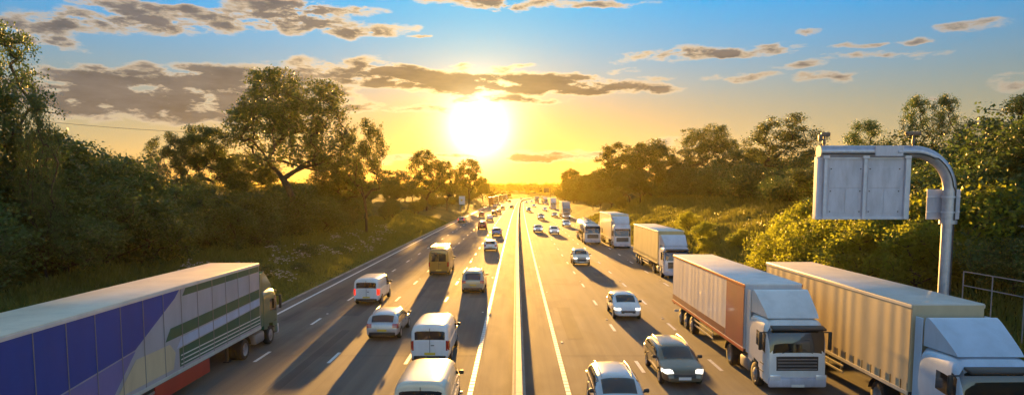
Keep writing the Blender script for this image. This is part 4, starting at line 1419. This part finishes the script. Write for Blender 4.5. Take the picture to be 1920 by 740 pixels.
# --- left bank
tree_px('ragged', 30, 62, 43, 'tall ragged dark tree at the far left, its twigs against the sky', 215, name='broadleaf_tree')
tree_px('ragged', 92, 190, 40, 'shorter ragged tree leaning over from the far left tree', 100, name='broadleaf_tree')
tree_px('dense_a', -60, 150, 39, 'dense dark tree at the left edge of the photo', 240, name='broadleaf_tree')
tree_px('dense_a', 215, 300, 52, 'low dark tree beside the far left trees, below the grey cloud bank', 190, name='broadleaf_tree')
tree_px('open_b', 325, 250, 74, 'small airy tree at the left end of the gap below the overhead wire', 90, name='broadleaf_tree')
tree_px('dense_b', 395, 242, 78, 'bushy tree left of the big airy tree, with a ragged top', 120, name='broadleaf_tree')
tree_px('open_a', 552, 134, 82, 'biggest tree, tall and airy with many visible limbs, on the left bank', 255, name='broadleaf_tree')
tree_px('open_b', 688, 226, 104, 'medium airy tree just right of the biggest tree', 100, name='broadleaf_tree')
tree_px('dense_b', 470, 290, 92, 'dark tree behind and left of the biggest tree', 140, name='broadleaf_tree')
tree_px('dense_b', 640, 295, 108, 'dark tree filling the gap between the biggest tree and the airy one', 120, name='broadleaf_tree')
tree_px('far_b', 800, 283, 195, 'round tree left of the sun with the sun glow on its top', 75, name='broadleaf_tree')
tree_px('far_b', 838, 303, 215, 'lower tree between the two round trees below the sun', 50, name='broadleaf_tree')
tree_px('far_b', 880, 299, 318, 'round tree standing right under the sun', 58, name='broadleaf_tree')
tree_px('far_b', 740, 320, 170, 'low tree in the hedge line left of the round tree', 90, name='broadleaf_tree')
tree_px('far_a', 905, 330, 420, 'small distant tree right of the tree under the sun', 30, name='broadleaf_tree')
# --- right bank
tree_px('far_a', 1072, 316, 390, 'first small tree of the right bank from the end of the road', 46, name='broadleaf_tree')
tree_px('far_a', 1108, 325, 320, 'low broad tree right of the first small tree of the right bank', 70, name='broadleaf_tree')
tree_px('far_b', 1160, 270, 200, 'broad tree of the right bank with a double rounded top, nearer the road', 100, name='broadleaf_tree')
tree_px('far_a', 1218, 262, 190, 'tall broad tree behind the double topped tree on the right bank', 100, name='broadleaf_tree')
tree_px('open_a', 1325, 236, 138, 'airy rounded tree standing alone above the grassy right bank', 125, name='broadleaf_tree')
tree_px('dense_b', 1395, 282, 118, 'lower bushy tree right of the lone airy tree', 110, name='broadleaf_tree')
tree_px('open_b', 1462, 220, 94, 'airy tree with open limbs just left of the message sign', 150, name='broadleaf_tree')
tree_px('dense_b', 1265, 300, 150, 'low dense tree between the broad trees and the lone airy tree', 110, name='broadleaf_tree')
tree_px('ragged', 1610, 232, 62, 'ragged tree rising behind the top of the message sign', 130, name='broadleaf_tree')
tree_px('ragged', 1700, 188, 57, 'slender ragged tree above the middle of the sign arm', 92, name='broadleaf_tree')
tree_px('ragged', 1752, 186, 55, 'slender ragged tree above the bend of the sign arm', 88, name='broadleaf_tree')
tree_px('ragged', 1820, 228, 50, 'dark tree right of the message sign post', 170, name='broadleaf_tree')
tree_px('ragged', 1905, 185, 46, 'tall dark tree at the right edge of the photo', 190, name='broadleaf_tree')
tree_px('dense_a', 1960, 230, 40, 'dense dark tree cut by the right edge of the photo', 220, name='broadleaf_tree')
tree_px('dense_a', 1760, 300, 56, 'dense dark tree behind the sign post', 200, name='broadleaf_tree')
tree_px('dense_b', 1560, 300, 70, 'dense tree half hidden behind the message sign', 180, name='broadleaf_tree')

# bushes massed along the banks
def rows():
    r2 = random.Random(5)
    # left: dark bushes in two or three rows
    for d in np.arange(26, 62, 3.4):
        for (u, hh) in ((-28.5, 4.6), (-32.5, 5.4), (-37, 6.0)):
            x = u + r2.uniform(-1.2, 1.2)
            plant(r2.choice(['bush_a', 'bush_b', 'bush_a', 'bush_c']), x + float(curve(d)), d + r2.uniform(-1.2, 1.2), hh * r2.uniform(.8, 1.2), 'dense dark bush in the thicket on the near left bank', 'bush', 'bush', 'bushes of the near left thicket', r2.uniform(.95, 1.25))
    for d in np.arange(63, 125, 5.0):
        for (u, hh) in ((-27.5, 4.4), (-32, 5.2)):
            plant(r2.choice(['bush_a', 'bush_b', 'bush_c']), u + r2.uniform(-1.5, 1.5), d + r2.uniform(-1.5, 1.5), hh * r2.uniform(.75, 1.2), 'dark bush under the biggest tree and its neighbours', 'bush', 'bush', 'bushes under the tall left trees', r2.uniform(1, 1.35))
    for d in np.arange(128, 420, 12.0):
        for (u, hh) in ((-26.5, 3.6), (-32, 5.5)):
            plant(r2.choice(['far_a', 'far_b']), u + r2.uniform(-1.5, 1.5) + float(curve(d)), d + r2.uniform(-3, 3), hh * r2.uniform(.75, 1.25), 'hazy bush in the far left hedge below the sun', 'bush', 'bush', 'bushes of the far left hedge', r2.uniform(1.0, 1.4))
    # right: wood edge at the top of the grassy bank
    for d in np.arange(62, 170, 5.5):
        for (u, hh) in ((35, 4.6), (39, 5.6)):
            plant(r2.choice(['bush_a', 'bush_b', 'bush_c']), u + r2.uniform(-1.3, 1.3), d + r2.uniform(-2, 2), hh * r2.uniform(.75, 1.2), 'dark bush along the top of the grassy right bank', 'bush', 'bush', 'bushes along the top of the right bank', r2.uniform(1.1, 1.5))
    for d in np.arange(165, 430, 12.0):
        for (u, hh) in ((25, 5.0), (30, 8.5)):
            plant(r2.choice(['far_a', 'far_b']), u + r2.uniform(-1.5, 1.5) + float(curve(d)), d + r2.uniform(-3, 3), hh * r2.uniform(.75, 1.25), 'hazy bush in the far right hedge beyond the grassy bank', 'bush', 'bush', 'bushes of the far right hedge', r2.uniform(1.0, 1.4))
    # right foreground: golden backlit bushes behind the sign, dark ones above
    for (u, d, hh) in ((21.6, 56, 3.4), (23.0, 52, 4.4), (21.8, 47.5, 4.2), (24.0, 47, 5.2), (22.4, 43, 4.4), (25.0, 42.5, 5.0), (23.2, 38.5, 4.2), (26.5, 38, 5.0), (24.5, 57.5, 4.2)):
        plant(r2.choice(['bush_gold', 'bush_gold_b']), u, d, hh, 'bright yellow green backlit bush below and behind the message sign', 'bush', 'bush', 'backlit bushes below the message sign', r2.uniform(.95, 1.2))
    for d in np.arange(27, 62, 4.2):
        for (u, hh) in ((29.5, 5.0), (34, 6.2)):
            plant(r2.choice(['bush_a', 'bush_b', 'bush_a']), u + r2.uniform(-1, 1), d + r2.uniform(-1.2, 1.2), hh * r2.uniform(.8, 1.15), 'dark bush in the thicket behind the sign post and railing', 'bush', 'bush', 'bushes of the near right thicket', r2.uniform(1.0, 1.3))
    for (u, d, hh) in ((25.5, 34, 3.4), (25.2, 30, 3.0), (26, 26, 3.2)):
        plant('bush_a', u, d, hh, 'low dark bush behind the guard railing', 'bush', 'bush', 'low bushes behind the guard railing', 1.1)
    for (u, d, hh) in ((21.5, 88, 1.7), (22.5, 80, 2.2), (21.0, 74, 1.8), (24.5, 95, 2.4), (23.5, 70, 2.0)):
        plant('bush_gold_b', u, d, hh, 'small golden shrub on the grassy right bank beside the lorries', 'bush', 'bush', 'small shrubs on the grassy right bank', 1.3)
    for (u, d, hh) in ((-20.5, 48, 1.3), (-21.2, 55, 1.5), (-20.2, 62, 1.2), (-22, 70, 1.6), (-20.8, 80, 1.4)):
        plant('small_plant', u, d, hh, 'leafy weed growing on the left verge among white flowers', 'plant', 'plant', 'leafy plants on the left verge', 1.3)
rows()
for key, (tr, cr, h, c) in TREES.items():
    for o in (tr, cr):
        if o.name not in USED:
            bpy.data.objects.remove(o)

# ------------------------------------------------------------------ grass, flowers, far woods
def blades(name, n, ulo, uhi, zlo, zhi, hmin, hmax, m, wdt=.03, near_pow=1.6):
    z = zlo + (zhi - zlo) * rng.random(n) ** near_pow
    u = ulo + (uhi - ulo) * rng.random(n)
    patch = .5 + .5 * np.sin(u * .9 + 2 * np.sin(z * .21)) * np.sin(z * .37 + u * .3)
    h = (hmin + (hmax - hmin) * rng.random(n)) * (.55 + .75 * patch)
    edge = np.clip((np.abs(u) - 17.3) / 2.0, .25, 1)
    h = h * edge
    x = u + curve(z); g = ground_h(u, z)
    a = rng.random(n) * 2 * PI
    w = wdt * (1 + z / 60)
    dx, dy = np.cos(a) * w, np.sin(a) * w
    lx, ly = rng.normal(size=n) * .22 * h, rng.normal(size=n) * .22 * h
    b0 = np.stack([x - dx, z - dy, g - .03], -1); b1 = np.stack([x + dx, z + dy, g - .03], -1)
    m0 = np.stack([x + dx * .7 + lx * .4, z + dy * .7 + ly * .4, g + h * .6], -1); t = np.stack([x + lx, z + ly, g + h], -1)
    v = np.stack([b0, b1, m0, t], 1).reshape(-1, 3)
    f = np.arange(n * 4).reshape(n, 4)
    o = np_mesh(name, v, f, m)
    return tag(o, kind='stuff', cat='grass', label={'l': 'rough green grass growing up the left bank', 'r': 'long golden green grass on the right bank'}['l' if ulo < 0 else 'r'])
blades('grass', 90000, -27.5, -17.15, 24, 170, .25, .75, M['grass'])
blades('grass', 90000, 17.6, 34.0, 24, 180, .25, .85, M['grass'])

def flowers(name, spots, per, spread, size, label):
    cen = []
    for (u, z, hh) in spots:
        k = per
        uu = u + rng.normal(size=k) * spread; zz = z + rng.normal(size=k) * spread * 2
        g = ground_h(uu, zz)
        cen.append(np.stack([uu + curve(zz), zz, g + hh * rng.uniform(.55, 1.15, k)], -1))
    cen = np.concatenate(cen)
    v, f = leaves(cen, 7, .07, size, .25)
    o = np_mesh(name, v, f, M['flower'])
    tag(o, label, 'flowers', kind='stuff')
fl = []
for d in np.arange(44, 110, 2.2):
    for _ in range(1):
        fl.append((-rng.uniform(18.8, 24), d + rng.uniform(-2, 2), rng.uniform(.5, 1.2)))
flowers('wildflowers', fl, 16, .45, .10, 'clumps of white wildflowers among the grass of the left verge')
flowers('wildflowers', [(25.5, 31, 2.2), (26.5, 29, 2.6), (25.8, 27.5, 2.4), (26.8, 33, 2.8)], 26, .6, .12, 'white blossom in the dark bushes behind the guard railing')

def far_woods():
    cs = []
    r3 = np.random.default_rng(3)
    for z0, dens, hgt in ((520, 260, 5), (680, 300, 6), (900, 320, 8), (1150, 340, 9), (960, 330, 11), (1450, 420, 9), (1700, 420, 9)):
        xr = z0 * .9 if z0 != 960 else 150
        x = r3.uniform(-xr, xr, dens) + (60 if z0 == 960 else 0); z = z0 + r3.normal(size=dens) * 28
        u = x - curve(z)
        keep = (np.abs(u) > 24) | (z > 935)
        x, z, u = x[keep], z[keep], u[keep]
        g = ground_h(u, z)
        for k in range(len(x)):
            n = 40
            hh = hgt * r3.uniform(.6, 1.25)
            q = unit(n) * r3.uniform(.5, 1, (n, 1)) * np.array([hh * .62, hh * .62, hh * .5])
            cs.append(np.array([x[k], z[k], g[k] + hh * .5]) + q)
    cs = np.concatenate(cs)
    v, f = leaves(cs, 3, .5, 1.3)
    o = np_mesh('distant_woodland', v, f, M['leaf_far'])
    tag(o, 'hazy far woodland along the horizon at the end of the road', 'woodland', kind='stuff')
far_woods()

# overhead wire on the left
def wire():
    pts = []
    A, B = Vector((-88, 118, elev(222, 118))), Vector((-48, 122, elev(252, 122)))
    for k in range(25):
        t = k / 24
        p = A.lerp(B, t); p.z -= 1.1 * 4 * t * (1 - t) * .5
        pts.append(p)
    b = MB(); b.tube(pts, .035, 6)
    o = b.build('overhead_wire', M['black'])
    tag(o, 'thin dark overhead wire between the far left tree and the biggest tree', 'wire')
wire()

# ------------------------------------------------------------------ evening haze
def haze():
    b = MB(); x0, x1, y0, y1, z0, z1 = -1900, 1900, -80, 1900, -1.5, 27.5
    b.add([(x0, y0, z0), (x1, y0, z0), (x1, y1, z0), (x0, y1, z0), (x0, y0, z1), (x1, y0, z1), (x1, y1, z1), (x0, y1, z1)],
          [(0, 3, 2, 1), (4, 5, 6, 7), (0, 1, 5, 4), (1, 2, 6, 5), (2, 3, 7, 6), (3, 0, 4, 7)])
    mt = bpy.data.materials.new('haze'); mt.use_nodes = True
    nt = mt.node_tree; nt.nodes.clear()
    out = nt.nodes.new('ShaderNodeOutputMaterial'); v = nt.nodes.new('ShaderNodeVolumePrincipled')
    v.inputs['Color'].default_value = (1.0, .84, .16, 1)
    v.inputs['Density'].default_value = HAZE_DENSITY
    v.inputs['Anisotropy'].default_value = HAZE_ANISO
    nt.links.new(v.outputs[0], out.inputs['Volume'])
    o = b.build('haze', mt)
    tag(o, 'thin golden evening haze over the motorway', 'haze', kind='stuff')
haze()
